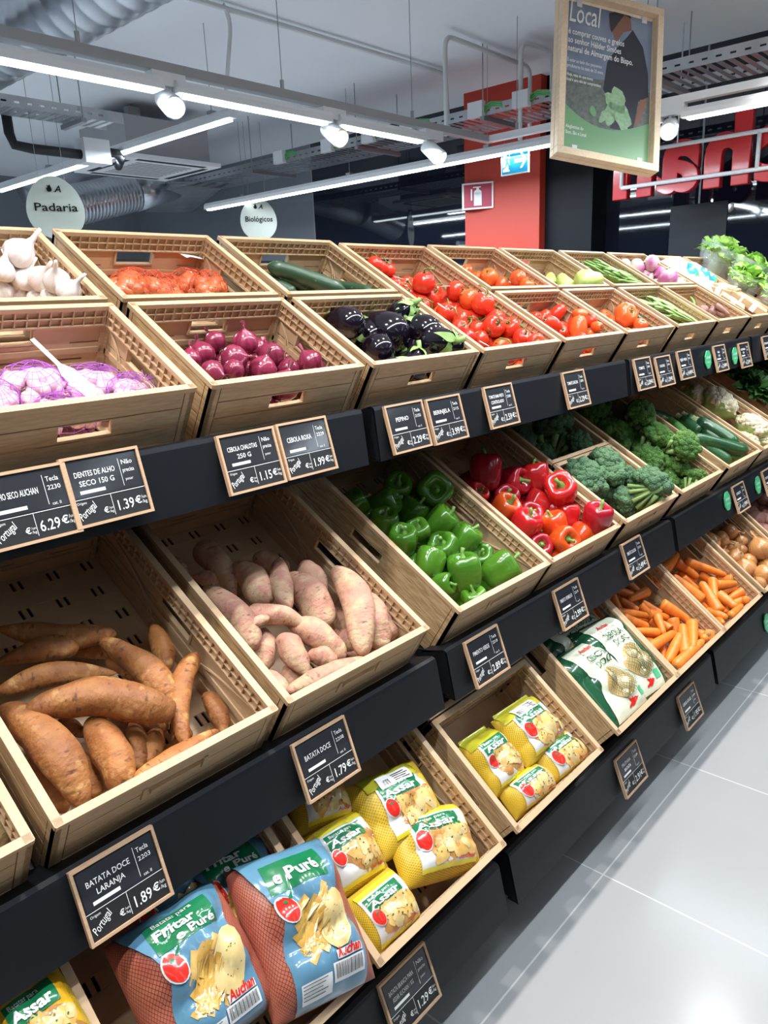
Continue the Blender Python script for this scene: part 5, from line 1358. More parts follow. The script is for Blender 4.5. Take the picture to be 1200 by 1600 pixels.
for (x, y, i) in ((885, 292, 8), (665, 250, 2), (872, 385, 7), (1120, 440, 14), (1070, 560, 18)):
    host = P.items[i][0]; c = P.fit(400 + x / 3, 350 + y / 3, 0.13, 0.03)
    A = host.matrix_world.inverted() @ P.frame(c, 0.3 * (i % 3), -0.5 + 0.2 * (i % 4), 0.3)
    mb = MB(); mb.lathe([(0.001, 0.0007), (0.016, 0.0007), (0.016, -0.0007), (0.001, -0.0007)], 20); mb.xf(A); p_ = mb.build('paper_tag', 'paper_white', host, smooth=False)
    mb = MB(); mb.lathe([(0.010, 0.0012), (0.0085, 0.0012)], 16); add_rect(mb, -0.006, 0.006, -0.001, 0.001, lambda a, b: (a, b, 0.0012)); mb.xf(A); mb.build('print', 'print_green', p_, smooth=False)
P.finish()
RT = [tomato_mesh(i, 'tomato_red') for i in range(2)] + [tomato_mesh(5, 'tomato_orange'), tomato_mesh(7, 'tomato_orange')]
P = Pile('T', TX[4], 0.3, 'round orange-red tomato', 'vine tomato side', 'tomato', 'round tomatoes in the back crate', 0.315)
round_items(P, 'tomato', RT, [(728, 424, 22), (747, 435, 22), (770, 437, 29, 0.085), (785, 444, 26), (813, 445, 26, 0.085), (799, 447, 20), (833, 450, 18), (758, 446, 22, 0.045), (822, 446, 22, 0.045)], 0.06, 0.9, kinds=[3, 2, 2, 3, 2, 2, 3, 2, 2])
P.finish()
RM = [tomato_mesh(i, m_, (0.82, 0.82, 1.25)) for i, m_ in enumerate(('tomato_red', 'tomato_red', 'tomato_orange'))]
P = Pile('T', TX[4], 0.3, 'red plum tomato', 'vine tomato side', 'tomato', 'plum tomatoes in the front crate')
round_items(P, 'tomato', RM, T3([(100, 440, 66), (150, 442, 68), (215, 430, 80, 0.10), (190, 472, 88, 0.10), (238, 477, 78), (230, 512, 80), (325, 487, 100, 0.10), (382, 476, 56), (315, 522, 66, 0.06), (270, 532, 56, 0.05), (330, 440, 56, 0.09), (350, 462, 62, 0.06), (165, 500, 80, 0.05), (280, 490, 76, 0.05), (150, 470, 76, 0.05)], 800, 350), 0.08, 1.4, base=1.0, kinds=[0, 1, 0, 1, 0, 1, 2, 2, 0, 1, 2, 0, 1, 0, 1])
P.finish()
BT = [tomato_mesh(i, 'tomato_orange', (1.15, 1.15, 0.85), 0.05) for i in range(2)]
P = Pile('T', TX[5], 0.3, 'ribbed orange beef tomato', 'plum tomato side', 'tomato', 'ribbed beef tomatoes')
round_items(P, 'tomato', BT, T3([(532, 447, 100, 0.09), (530, 478, 92, 0.065), (590, 487, 60, 0.05), (450, 446, 56, 0.05), (480, 470, 70, 0.045), (560, 500, 70, 0.04)], 800, 350), 0.06, 0.7)
P.finish()
P = Pile('T', TX[5], 0.3, 'dark green cucumber', 'plum tomato side', 'cucumber', 'cucumber among the beef tomatoes')
long_items(P, 'cucumber', 'cucumber_skin', [(985, 487, 1010, 505, 8, 0, 0.07)], 0.07, 8, prof_cuke, labels={0: 'small dark cucumber lying behind the ribbed beef tomatoes'}); P.finish()
def chay(seed):
    mb = MB(); mb.lathe([(0.001, 1.1), (0.3, 1.08), (0.52, 0.85), (0.68, 0.45), (0.9, 0.0), (1.0, -0.4), (0.85, -0.8), (0.5, -1.0), (0.12, -1.0), (0.001, -0.92)][::1] and [(r * 0.035, z * 0.04) for r, z in [(0.001, 1.1), (0.3, 1.08), (0.52, 0.85), (0.68, 0.45), (0.9, 0.0), (1.0, -0.4), (0.85, -0.8), (0.5, -1.0), (0.12, -1.0), (0.001, -0.92)]], 28, 0, lambda a, t: 1 + 0.05 * math.cos(5 * a + seed))
    return mb.data('chayote', ['chayote_skin']), [], 0.035
P = Pile('T', TX[5], 0.3, 'pale green chayote', 'round tomato side', 'chayote', 'pale green chayotes', 0.315)
round_items(P, 'chayote', [chay(0), chay(1)], T3([(182, 272, 72, 0.07), (280, 290, 84, 0.055), (345, 276, 98, 0.06), (222, 290, 46, 0.05), (310, 296, 70, 0.04)], 800, 350), 0.06, 1.2)
P.finish()

# --- beans
def beans(P, name, mat, n, quad, h, r, flat, lmin, lmax, ang, spread, extra=()):
    """quad: pixel corners of the heap"""
    N = axes(P.k)[1]
    for i in range(n):
        u, v = RN.random(), RN.random()
        a, b, c, d = [Vector((*q, 0)) for q in quad]
        p = a.lerp(b, u).lerp(d.lerp(c, u), v)
        hh = h * (1 - 0.45 * abs(u - 0.5) * 2) * RN.uniform(0.75, 1.1)
        c3 = P.at(p.x, p.y, hh, 0.02)
        th = ang + RN.uniform(-spread, spread); L = RN.uniform(lmin, lmax)
        q = P.A.to_3x3() @ Vector((math.cos(th), math.sin(th), RN.uniform(-.12, .12)))
        p0, p1 = P.clamp(c3 - q * L / 2, 0.006), P.clamp(c3 + q * L / 2, 0.006)
        if (p1 - p0).length < 0.05: continue
        P.add(spindle(name, p0, p1, r * RN.uniform(0.85, 1.15), lambda t: min(1, (t / 0.12 + 0.03) ** 0.6) * min(1, ((1 - t) / 0.18 + 0.01) ** 0.7), mat, N, RN.uniform(-.10, .10), RN.uniform(-.05, .05), 8, 12, 0.10, 6, i, flat))
P = Pile('T', TX[6], 0.3, 'thin green bean', 'chayote side', 'green bean', 'thin green beans', 0.315)
beans(P, 'green_bean', 'bean_green', 70, [(915, 412), (950, 414), (1010, 442), (960, 443)], 0.105, 0.0056, 1.0, 0.12, 0.20, -0.75, 0.35); P.finish()
P = Pile('T', TX[6], 0.3, 'flat green bean', 'beef tomato side', 'flat bean', 'flat green beans')
beans(P, 'flat_bean', 'bean_flat', 56, [(996, 468), (1040, 470), (1090, 500), (1050, 502)], 0.11, 0.0095, 0.45, 0.15, 0.22, -0.75, 0.3); P.finish()
# --- turnips and roots
def turn(seed):
    prof = [(0.001, 0.86), (0.2, 0.88), (0.6, 0.76), (0.92, 0.36), (1.0, -0.02), (0.92, -0.40), (0.66, -0.72), (0.34, -0.92), (0.12, -1.08), (0.03, -1.4), (0.001, -1.42)]
    mb = MB(); mb.lathe([(r * 0.04, z * 0.038) for r, z in prof], 26, 0, lambda a, t: 1 + 0.04 * noise.noise(Vector((math.cos(a), math.sin(a), seed))))
    st = MB()
    for j in range(4): st.tube([(0, 0, 0.031), (0.004 * math.cos(j * 1.6), 0.004 * math.sin(j * 1.6), 0.042)], [0.004, 0.003], 6)
    return mb.data('turnip', ['turnip_skin']), [('stalk', st.data('stalk', ['stem_pale']))], 0.04
P = Pile('T', TX[7], 0.3, 'purple and white turnip', 'green bean side', 'turnip', 'purple and white turnips', 0.315)
round_items(P, 'turnip', [turn(0), turn(1), turn(2)], T3([(527, 190, 54, 0.09), (592, 202, 76, 0.09), (648, 208, 72, 0.09), (636, 236, 84, 0.07), (726, 256, 84, 0.06), (690, 268, 56, 0.04), (782, 276, 52, 0.04), (690, 240, 60, 0.05)], 800, 350), 0.06, 1.0)
P.finish()
P = Pile('T', TX[7], 0.3, 'brown root', 'flat bean side', 'root vegetable', 'roots in the nearly empty crate')
BE = [blob_mesh(30, 'beet_skin', 'beetroot', 0.035, (1, 1, 0.9))]
round_items(P, 'beetroot', BE, T3([(905, 405, 44), (930, 412, 40)], 800, 350), 0.04, 0.6)
long_items(P, 'parsnip_root', 'beet_skin', [(1118, 476, 1140, 492, 8, 0, 0.05), (1110, 480, 1132, 494, 7, 0, 0.04)], 0.05, 8, prof_carrot, labels={0: 'grey brown root lying by the tray crate wall', 1: 'thin brown root beside the grey one'})
long_items(P, 'green_bean', 'bean_green', [(1082, 464, 1078, 486, 4, 0.08, 0.12)], 0.1, 4, prof_cuke, labels={0: 'single green bean standing on the crate rim'})
P.finish()

# --- broccoli, cauliflower
def clump(mb, R, n, cr, seed, flatz=0.75, sub=(12, 8), nz=0.22, mi=0):
    rg = random.Random(seed)
    for i in range(n):
        t = (i + 0.5) / n; ph = i * 2.39996
        z = 1 - t * 1.02; rr = math.sqrt(max(0, 1 - z * z))
        c = Vector((math.cos(ph) * rr, math.sin(ph) * rr, z * flatz)) * R * rg.uniform(0.78, 0.98)
        mb.sphere(c, cr * rg.uniform(0.75, 1.2), sub[0], sub[1], mi, (1, 1, 0.9), nz, 3.5, seed + i)
    mb.sphere((0, 0, -0.002), R * 0.86, 16, 10, mi, (1, 1, flatz), 0.05, 4, seed)
def broc(seed, mat):
    mb = MB(); clump(mb, 0.050, 64, 0.0125, seed)
    st = MB(); st.tube([(0, 0, -0.02), (0, 0, -0.075), (0.003, 0, -0.115)], [0.026, 0.017, 0.016], 12)
    for j in range(8):
        a = j * 0.785; st.tube([(0.009 * math.cos(a), 0.009 * math.sin(a), -0.085), (0.026 * math.cos(a), 0.026 * math.sin(a), -0.055), (0.043 * math.cos(a), 0.043 * math.sin(a), -0.018)], [0.006, 0.0055, 0.008], 8)
    return mb.data('broccoli', [mat]), [('stalk', st.data('stalk', ['broccoli_stalk']))], 0.056
BB = [broc(i, 'broccoli_blue') for i in range(3)]; BG = [broc(10 + i, 'broccoli_green') for i in range(3)]
P = Pile('M', MX[5], 0.3, 'dark blue-green broccoli head', 'red pepper side', 'broccoli', 'dark broccoli in the front half crate')
round_items(P, 'broccoli', BB, T3([(530, 245, 165, 0.10), (630, 200, 165, 0.11), (790, 275, 140, 0.10), (745, 310, 90, 0.08), (690, 230, 110, 0.10), (650, 345, 80, 0.06)], 680, 640, 2.308), 0.09, 0.5)
me, ks, ur = BB[1]; c = slot('M', 980, 780, 0.12)
P.add(mk('broccoli', me, P.frame(P.clamp(c, 0.05), 0.3, -2.5, -0.2, 1.0), ks), label='broccoli head turned over to show its pale stalks in the front half crate')
P.finish()
P = Pile('M', MX[5], 0.3, 'shaded broccoli head', 'red pepper side', 'broccoli', 'dark broccoli in the back half crate', 0.305)
round_items(P, 'broccoli', BB, T3([(420, 90, 185, 0.10), (330, 92, 130, 0.09), (470, 105, 120, 0.08), (380, 140, 110, 0.06), (300, 60, 120, 0.09)], 680, 640, 2.308), 0.09, 0.6)
P.finish()
P = Pile('M', MX[6], 0.6, 'bright green broccoli head', 'dark broccoli side', 'broccoli', 'bright green broccoli')
round_items(P, 'broccoli', BG, T3([(772, 102, 120, 0.11), (780, 162, 125, 0.10), (668, 114, 70, 0.09), (712, 120, 70, 0.08), (892, 168, 115, 0.10), (868, 225, 100, 0.085), (930, 243, 84, 0.06), (640, 62, 150, 0.09), (735, 62, 110, 0.09), (900, 215, 80, 0.06), (590, 30, 120, 0.09)], 680, 640, 2.308), 0.09, 0.6)
P.finish()
def leaf(mb, A, L, Wd, curl, seed, ruff=0.06, mi=0, nu=8, nv=10):
    n = len(mb.v)
    def f(u, v):
        w = Wd * math.sin(math.pi * (0.08 + 0.84 * v) ** 0.8) ** 0.8
        x = (u - .5) * w
        rf = ruff * L * noise.noise(Vector((u * 3.2, v * 4.2, seed))) * (0.25 + 3 * abs(u - .5)) + abs(u - .5) * w * 0.35
        a = curl * v
        cu = curl if abs(curl) > 0.01 else 0.01
        R_ = L / cu
        a = cu * v
        return (x, R_ * math.sin(a) - rf * math.sin(a) * .3, R_ * (1 - math.cos(a)) * -1 + rf)
    mb.grid(f, nu, nv, mi); mb.xf(A, n)
def cauli(seed):
    mb = MB(); clump(mb, 0.066, 80, 0.0145, seed, 0.75, (12, 8), 0.16)
    lv = MB()
    for j in range(9):
        a = j * 2 * math.pi / 9
        leaf(lv, Matrix.Rotation(a, 4, 'Z') @ Matrix.Translation((0, 0.040, -0.045)) @ Matrix.Rotation(0.62 + 0.12 * (j % 3), 4, 'X'), 0.052 + 0.010 * (j % 4), 0.070, -0.35, seed + j, 0.06)
    return mb.data('cauliflower', ['cauli_white']), [('leaves', lv.data('leaves', ['leaf_pale']))], 0.066
CF = [cauli(3), cauli(5)]
P = Pile('M', MX[8], 0.6, 'white cauliflower in green leaves', 'zucchini side', 'cauliflower', 'cauliflowers in leaves')
for q in [(1143, 624, 54, 0.12, 0.4, 0.25), (1181, 668, 52, 0.11, 1.0, 0.2), (1166, 690, 36, 0.07, 2.0, 0.1), (1084, 618, 36, 0.10, 0.2, 0.9), (1200, 690, 38, 0.09, 0.6, 0.1), (1110, 610, 36, 0.08, 1.2, 0.5)]:
    c = slot('M', q[0], q[1], q[3]); r = px2m(c, q[2]) / 2
    me, ks, ur = CF[int(q[4] * 10) % 2]
    P.add(mk('cauliflower', me, P.frame(P.clamp(c, r * 0.8), q[4], q[5], 0.2, r / ur), ks))
P.finish()
def bunch(seed, mat, n, L, Wd, up, nu=8, nv=9, c0=0.5, c1=0.7, ruff=0.10):
    rg = random.Random(seed); mb = MB()
    for j in range(n):
        a = rg.uniform(0, 6.28); t = (j / n) ** 0.8
        leaf(mb, Matrix.Rotation(a, 4, 'Z') @ Matrix.Translation((0, 0.008 + 0.012 * t, 0)) @ Matrix.Rotation(up * (1.1 - 0.75 * t) + rg.uniform(-.15, .15), 4, 'X'), L * rg.uniform(0.75, 1.1), Wd * rg.uniform(0.75, 1.1), c0 + rg.random() * c1, rg.random() * 50, ruff)
    return mb.data('leaf_bunch', [mat])
SPB = [bunch(i, 'leaf_dark', 26, 0.13, 0.06, 1.3) for i in range(2)]
P = Pile('M', MX[9], 0.6, 'dark green spinach bunch', 'cauliflower side', 'spinach', 'spinach bunches')
for i, (x, y, h) in enumerate([(1190, 600, 0.08), (1168, 575, 0.08), (1196, 580, 0.10), (1205, 620, 0.08), (1215, 600, 0.08)]):
    P.add(mk('spinach', SPB[i % 2], P.frame(P.at(x, y, h, 0.05), i * 1.3, 0.3, 0)))
P.finish()
P = Pile('M', MX[10], 0.6, 'dark leafy greens', 'spinach side', 'leafy greens', 'greens by the glass wall')
for i, (x, y, h) in enumerate([(1192, 568, 0.08), (1205, 575, 0.08), (1215, 590, 0.08)]):
    P.add(mk('leafy_greens', SPB[i % 2], P.frame(P.at(x, y, h, 0.05), i * 1.9, 0.2, 0)))
P.finish()

def behind_hole(k, x, dep, proto, name, desc, side, cat, group, sc, pos):
    P = Pile(k, x, dep, desc, side, cat, group)
    for i, (a, b, c) in enumerate(pos):
        me, ks, ur = proto[i % len(proto)]
        P.add(mk(name, me, P.frame(P.A @ Vector((a, b, c)), i * 1.7, 0.6, 0.4, sc), ks))
    P.finish()
behind_hole('T', TX[1], 0.3, RO, 'red_onion', 'red onion seen through the hand hole', 'garlic side', 'red onion', 'loose red onions', 1.0, [(0.165, 0.052, 0.095), (0.235, 0.054, 0.10), (0.20, 0.06, 0.045)])
behind_hole('T', TX[3], 0.6, VT, 'tomato', 'vine tomato seen through the hand hole', 'eggplant side', 'tomato', 'vine tomatoes', 1.0, [(0.165, 0.052, 0.095), (0.232, 0.054, 0.10), (0.20, 0.06, 0.045)])
behind_hole('T', TX[4], 0.3, RM, 'tomato', 'plum tomato seen through the hand hole', 'vine tomato side', 'tomato', 'plum tomatoes in the front crate', 0.95, [(0.165, 0.052, 0.095), (0.232, 0.054, 0.10), (0.20, 0.06, 0.045)])
behind_hole('T', TX[5], 0.3, BT, 'tomato', 'ribbed tomato seen through the hand hole', 'plum tomato side', 'tomato', 'ribbed beef tomatoes', 0.9, [(0.17, 0.055, 0.10), (0.235, 0.056, 0.10)])
behind_hole('T', TX[2], 0.3, EG, 'eggplant', 'eggplant seen through the hand hole', 'red onion side', 'eggplant', 'loose black eggplants', 0.8, [(0.165, 0.056, 0.095), (0.235, 0.058, 0.10)])

# --- carrots
def ckids(L, r, pts):
    sc = MB(); x = -L / 2
    sc.sphere((x + 0.0008, pts[0][1], pts[0][2]), r * 0.38, 10, 6, 0, (0.35, 1, 1))
    return [('stem_scar', sc.data('stem_scar', ['carrot_scar']))]
U = lambda L, ox, oy, s=3.0: [(ox + q[0] / s, oy + q[1] / s, ox + q[2] / s, oy + q[3] / s, q[4] / s) + tuple(q[5:]) for q in L]
def fill_carrots(P, n):
    for i in range(n):
        c = P.A @ Vector((RN.uniform(0.08, CW - 0.08), RN.uniform(0.08, P.dep - 0.14), RN.uniform(0.02, 0.045)))
        th = RN.uniform(-0.6, 2.2); d = P.A.to_3x3() @ Vector((math.cos(th), math.sin(th), 0)) * RN.uniform(0.05, 0.075)
        P.add(spindle('carrot', P.clamp(c - d, 0.018), P.clamp(c + d, 0.018), RN.uniform(0.014, 0.018), prof_carrot, 'carrot_skin', axes(P.k)[1], RN.uniform(-.03, .03), 0.0, 12, 14, 0.05, 3.0, i, 1.0, ckids))
def flip_some(L): return [(q[2], q[3], q[0], q[1]) + tuple(q[4:]) if i % 3 == 1 else q for i, q in enumerate(L)]
P = Pile('B', BX[5], 0.6, 'orange carrot', 'onion bag side', 'carrot', 'carrots beside the cream onion bags')
long_items(P, 'carrot', 'carrot_skin', flip_some(U([(455, 75, 505, 165, 50), (480, 60, 562, 92, 44), (535, 28, 602, 84, 46), (635, 72, 548, 112, 46, 0, 0.10), (505, 106, 585, 165, 42), (480, 170, 640, 186, 46, 0, 0.10), (515, 198, 640, 238, 52, 0, 0.11), (605, 118, 694, 184, 46), (635, 178, 735, 194, 46), (697, 128, 836, 214, 56, 0, 0.11), (545, 258, 686, 266, 44, 0, 0.11), (678, 184, 712, 275, 42, 0, 0.12),
    (598, 138, 655, 184, 40), (722, 222, 745, 250, 40), (752, 200, 772, 235, 56, 0, 0.10), (636, 344, 764, 262, 52, 0, 0.12), (588, 288, 655, 312, 40), (698, 324, 708, 396, 46), (786, 282, 728, 404, 58, 0, 0.115), (798, 226, 812, 374, 62, 0.03, 0.12), (843, 215, 858, 356, 54, 0, 0.12), (764, 424, 920, 322, 52, 0, 0.12), (876, 262, 908, 280, 46), (884, 292, 920, 308, 52), (928, 278, 962, 292, 46),
    (415, 124, 455, 88, 42), (425, 150, 460, 152, 34), (650, 205, 694, 246, 42), (560, 200, 640, 214, 44, 0, 0.06), (600, 260, 700, 300, 46, 0, 0.06), (720, 250, 780, 310, 46, 0, 0.06), (820, 300, 870, 390, 46, 0, 0.06), (660, 320, 720, 360, 46, 0, 0.05), (500, 130, 580, 200, 44, 0, 0.06)], 800, 900)), 0.09, 16, prof_carrot, 0.05, 0.03, kids=ckids, rm=1.12)
fill_carrots(P, 22)
P.finish()
P = Pile('B', BX[6], 0.6, 'orange carrot', 'other carrot crate', 'carrot', 'carrots beside the loose onions')
long_items(P, 'carrot', 'carrot_skin', flip_some(U([(700, 884, 775, 795, 56), (702, 812, 740, 820, 40), (768, 832, 874, 908, 46), (806, 828, 1006, 898, 42, 0, 0.11), (748, 896, 894, 1016, 56, 0, 0.11), (798, 908, 884, 974, 38), (876, 886, 934, 930, 46), (886, 926, 974, 1074, 56, 0, 0.12), (938, 916, 952, 1014, 46, 0, 0.11), (956, 942, 1064, 926, 42, 0, 0.12), (1000, 910, 1084, 878, 46, 0, 0.11), (962, 986, 1054, 950, 40),
    (966, 986, 1084, 1078, 50, 0, 0.11), (1008, 1012, 1084, 970, 42), (1036, 1034, 1104, 1000, 44), (1078, 1018, 1140, 1036, 46), (988, 1036, 1002, 1084, 46), (915, 1066, 1034, 1118, 44), (866, 1026, 924, 1060, 42), (798, 984, 858, 1002, 42), (1028, 1092, 1104, 1058, 34), (955, 1098, 1014, 1144, 36), (850, 960, 930, 1030, 46, 0, 0.06), (1000, 960, 1060, 1010, 42, 0, 0.06), (900, 1060, 980, 1100, 42, 0, 0.05), (780, 880, 860, 930, 42, 0, 0.06), (960, 900, 1020, 930, 42, 0, 0.06)], 800, 600)), 0.09, 16, prof_carrot, 0.05, 0.03, kids=ckids, rm=1.12)
fill_carrots(P, 22)
P.finish()

# ------------------------------------------------------------------ bags
def quad(P, h, q, ox=0, oy=0, s=1.0):
    """label corners seen in the photo (TL, TR, BR, BL) -> centre, yaw, width and height on the plane h above the crate floor"""
    c = [P.Ai @ slot(P.k, ox + x / s, oy + y / s, h) for x, y in q]
    X_ = ((c[1] - c[0]) + (c[2] - c[3])) / 2; Y_ = ((c[0] - c[3]) + (c[1] - c[2])) / 2
    yaw = (math.atan2(X_.y, X_.x) + math.atan2(-Y_.x, Y_.y)) / 2
    m = (c[0] + c[1] + c[2] + c[3]) / 4
    return m, yaw, X_.length, Y_.length
def make_bag(P, px, py, h, w, hg, T, yaw, name, label, body_mat, lumps, seed, tx=0.0, ty=0.0, m=0.05):
    """pillow-shaped bag; returns (root, H) with H(x, y) the height of its upper face"""
    rg = random.Random(seed)
    q = px if isinstance(px, Vector) else P.Ai @ slot(P.k, px, py, h)
    if h < 0.15:
        q.y = min(max(q.y, 0.016 + hg * 0.42), P.dep - hg * 0.40); q.x = min(max(q.x, 0.012 + w * 0.42), CW - 0.012 - w * 0.42); q.z = max(q.z, 0.35 * T + 0.006)
    c = P.A @ q
    root = empty(name, P.frame(c, yaw, tx, ty)); P.add(root, label=label)
    a, b = w / 2, hg / 2
    blob = []
    for i in range(lumps):
        blob.append((rg.uniform(-a * .8, a * .8), rg.uniform(-b * .8, b * .8), rg.uniform(0.022, 0.034)))
    def H(x, y):
        e = max(0.0, 1 - abs(x / a) ** 2.6) ** 0.5 * max(0.0, 1 - abs(y / b) ** 2.8) ** 0.5
        k = 0.0
        for bx, by, br in blob: k = max(k, 1 - ((x - bx) ** 2 + (y - by) ** 2) / (br * br * 1.6))
        return T * e * (0.74 + 0.26 * max(0, k) ** 0.7) + 0.0015 * noise.noise(Vector((x * 60, y * 40, seed))) * (e > 0)
    mb = MB()
    sgn = lambda t, p: math.copysign(abs(t) ** p, t)
    def top(u, v):
        x, y = a * math.sin((u - .5) * math.pi), b * math.sin((v - .5) * math.pi)
        return (x, y, H(x, y))
    def bot(u, v):
        x, y = a * math.sin((u - .5) * math.pi), b * math.sin((v - .5) * math.pi)
        return (x, y, -0.35 * H(-x, y))
    mb.grid(top, 40, 44); mb.grid(bot, 14, 16, flip=True)
    mb.build('bag_body', body_mat, root)
    return root, H
def surf(H, off): return lambda x, y: (x, y, max(H(x, y), 0.006) + off)
def dec(parent, name, mat, fill, F):
    mb = MB(); fill(mb, F); return mb.build(name, mat, parent)
def bird_head(lab, F0, x, y, s):
    """red bird head with a green eye and a beak in a white outline"""
    dec(lab, 'bird_outline', 'film_white', lambda m, F: add_poly(m, ell(x, y, 0.0165 * s, 0.024 * s, 18, 0.25), F), F0(4))
    dec(lab, 'bird_head', 'print_red', lambda m, F: (add_poly(m, ell(x, y, 0.0145 * s, 0.022 * s, 18, 0.25), F)), F0(5))
    dec(lab, 'bird_eye', 'print_green', lambda m, F: add_poly(m, ell(x - 0.001 * s, y + 0.010 * s, 0.004 * s, 0.003 * s, 10), F), F0(6))
    dec(lab, 'bird_beak', 'print_green', lambda m, F: add_poly(m, [(x + 0.006 * s, y + 0.014 * s), (x + 0.020 * s, y + 0.027 * s), (x + 0.013 * s, y + 0.012 * s)], F, 0, 1), F0(6))
def assar_bag(P, px, py, h, yaw, label, seed, w=0.165, hg=0.215, T=0.06, sticker=False, olive=False, tx=0.0, lw=0.112, lh=0.165, ox=0.0, oy=0.0, ty=0.0):
    root, H = make_bag(P, px, py, h, w, hg, T, yaw, 'potato_bag', label, 'net_yellow', 12, seed, tx, ty)
    F0 = lambda k: surf(H, 0.003 + 0.0010 * k)
    R_ = lambda x0, x1, y0, y1: (lambda m, F: add_rect(m, ox + x0 * lw, ox + x1 * lw, oy + y0 * lh, oy + y1 * lh, F, 0, max(3, int(abs(x1 - x0) * 26)), max(3, int(abs(y1 - y0) * 26))))
    lab = dec(root, 'film_label', 'film_white', R_(-.5, .5, -.5, .5), F0(0))
    if olive: dec(lab, 'film_header', 'film_olive', R_(-.62, .5, .34, .66), F0(0.5))
    else: dec(lab, 'film_header', 'film_yellow', R_(-.5, .5, .40, .5), F0(0.5))
    dec(lab, 'film_foot', 'film_yellow', R_(-.5, .5, -.51, -.45), F0(0.4))
    dec(lab, 'green_patch', 'print_green', R_(-.46, .34, .10, .36), F0(2))
    rg = random.Random(seed + 50)
    def food(m, F, n, x0, x1, y0, y1, r):
        for i in range(n):
            x, y = rg.uniform(x0, x1), rg.uniform(y0, y1)
            add_poly(m, ell(ox + x * lw, oy + y * lh, r * rg.uniform(.8, 1.3), r * rg.uniform(.6, .9), 12, rg.uniform(0, 3), .4, rg.random() * 9), F, 0, 2)
    dec(lab, 'roast_print', 'print_roast_dark', lambda m, F: food(m, F, 16, -.22, .42, -.34, .07, 0.19 * lw), F0(1))
    dec(lab, 'roast_print', 'print_roast', lambda m, F: food(m, F, 12, -.22, .42, -.33, .06, 0.14 * lw), F0(2))
    dec(lab, 'roast_print', 'print_chicken', lambda m, F: food(m, F, 7, -.16, .40, -.34, .00, 0.10 * lw), F0(3))
    dec(lab, 'herb_print', 'print_herb', lambda m, F: food(m, F, 12, -.30, .38, -.34, .05, 0.0018), F0(4))
    dec(lab, 'lettering', 'film_white', lambda m, F: (add_text(m, 'Batatas para', ox - 0.40 * lw, oy + 0.285 * lh, 0.075 * lh, F, 0.50 * lw, 0.006), add_text(m, 'Assar', ox - 0.42 * lw, oy + 0.135 * lh, 0.17 * lh, F, 0.66 * lw, 0.03)), F0(4))
    bird_head(lab, F0, ox - 0.39 * lw, oy - 0.04 * lh, 0.0075 * lw / 0.001 * 0.9)
    dec(lab, 'brand_lettering', 'print_red', lambda m, F: add_text(m, 'Auchan', ox + 0.12 * lw, oy - 0.44 * lh, 0.07 * lh, F, 0.32 * lw, 0.02, shear=.2), F0(4))
    if sticker:
        s_ = dec(lab, 'price_sticker', 'print_white', R_(-.40, .28, .30, .52), F0(5))
        def bars(m, F):
            for i in range(10): add_rect(m, ox - 0.36 * lw + i * 0.0022, ox - 0.36 * lw + i * 0.0022 + 0.0008 + 0.0006 * (i % 3 == 0), oy + .33 * lh, oy + .43 * lh, F, 0, 1, 1)
            for j in range(4): add_rect(m, ox - 0.10 * lw, ox + (0.24 - .06 * (j % 2)) * lw, oy + (.34 + .04 * j) * lh, oy + (.355 + .04 * j) * lh, F, 0, 2, 1)
        dec(s_, 'barcode', 'print_black', bars, F0(6))
    return root
def q_assar(P, q, h, label, seed, s, ox, oy, kw=1.36, kh=1.18, **k):
    m, yaw, lw, lh = quad(P, h, q, ox, oy, s)
    lw, lh = lw * 1.1, lh * 1.1
    return assar_bag(P, m, None, h, yaw, label, seed, lw * kw, lh * kh, lw=lw, lh=lh, **k)
P = Pile('B', BX[2], 0.6, 'yellow netted potato bag', 'blue bag side', 'potato bag', 'yellow netted potato bags in the deep crate')
q_assar(P, [(165, 70), (330, 40), (410, 220), (225, 300)], 0.08, 'yellow netted potato bag in the shade beneath the tag priced 1.79', 1, 3, 400, 1200)
q_assar(P, [(250, 335), (430, 280), (585, 470), (385, 585)], 0.10, 'yellow netted potato bag by the blue bags with green lettered patch', 2, 3, 400, 1200)
q_assar(P, [(495, 110), (680, 65), (840, 265), (625, 340)], 0.115, 'yellow netted potato bag with white barcode sticker on its olive header', 3, 3, 400, 1200, 1.6, 1.35, sticker=True, olive=True)
q_assar(P, [(690, 262), (878, 218), (972, 428), (733, 548)], 0.12, 'yellow netted potato bag standing up at the crate wall near the gap', 4, 3, 400, 1200, 1.45, 1.22, T=0.065)
q_assar(P, [(440, 640), (590, 545), (745, 710), (560, 850)], 0.11, 'yellow netted potato bag lying low at the front rim', 5, 3, 400, 1200)
P.finish()
P = Pile('B', BX[3], 0.3, 'yellow netted potato bag', 'gap side', 'potato bag', 'yellow netted potato bags in the half crate')
q_assar(P, [(180, 370), (262, 330), (362, 450), (290, 495)], 0.10, 'yellow netted potato bag at the near wall of the half crate', 6, 2.143, 640, 1000, olive=True)
q_assar(P, [(300, 275), (400, 225), (500, 335), (400, 385)], 0.12, 'yellow netted potato bag with white sticker in the half crate', 7, 2.143, 640, 1000, sticker=True, olive=True)
q_assar(P, [(425, 375), (530, 335), (590, 405), (510, 470)], 0.10, 'yellow netted potato bag at the far front corner of the half crate', 8, 2.143, 640, 1000)
q_assar(P, [(310, 500), (420, 460), (470, 525), (385, 585)], 0.10, 'yellow netted potato bag at the near front corner of the half crate', 9, 2.143, 640, 1000)
P.finish()

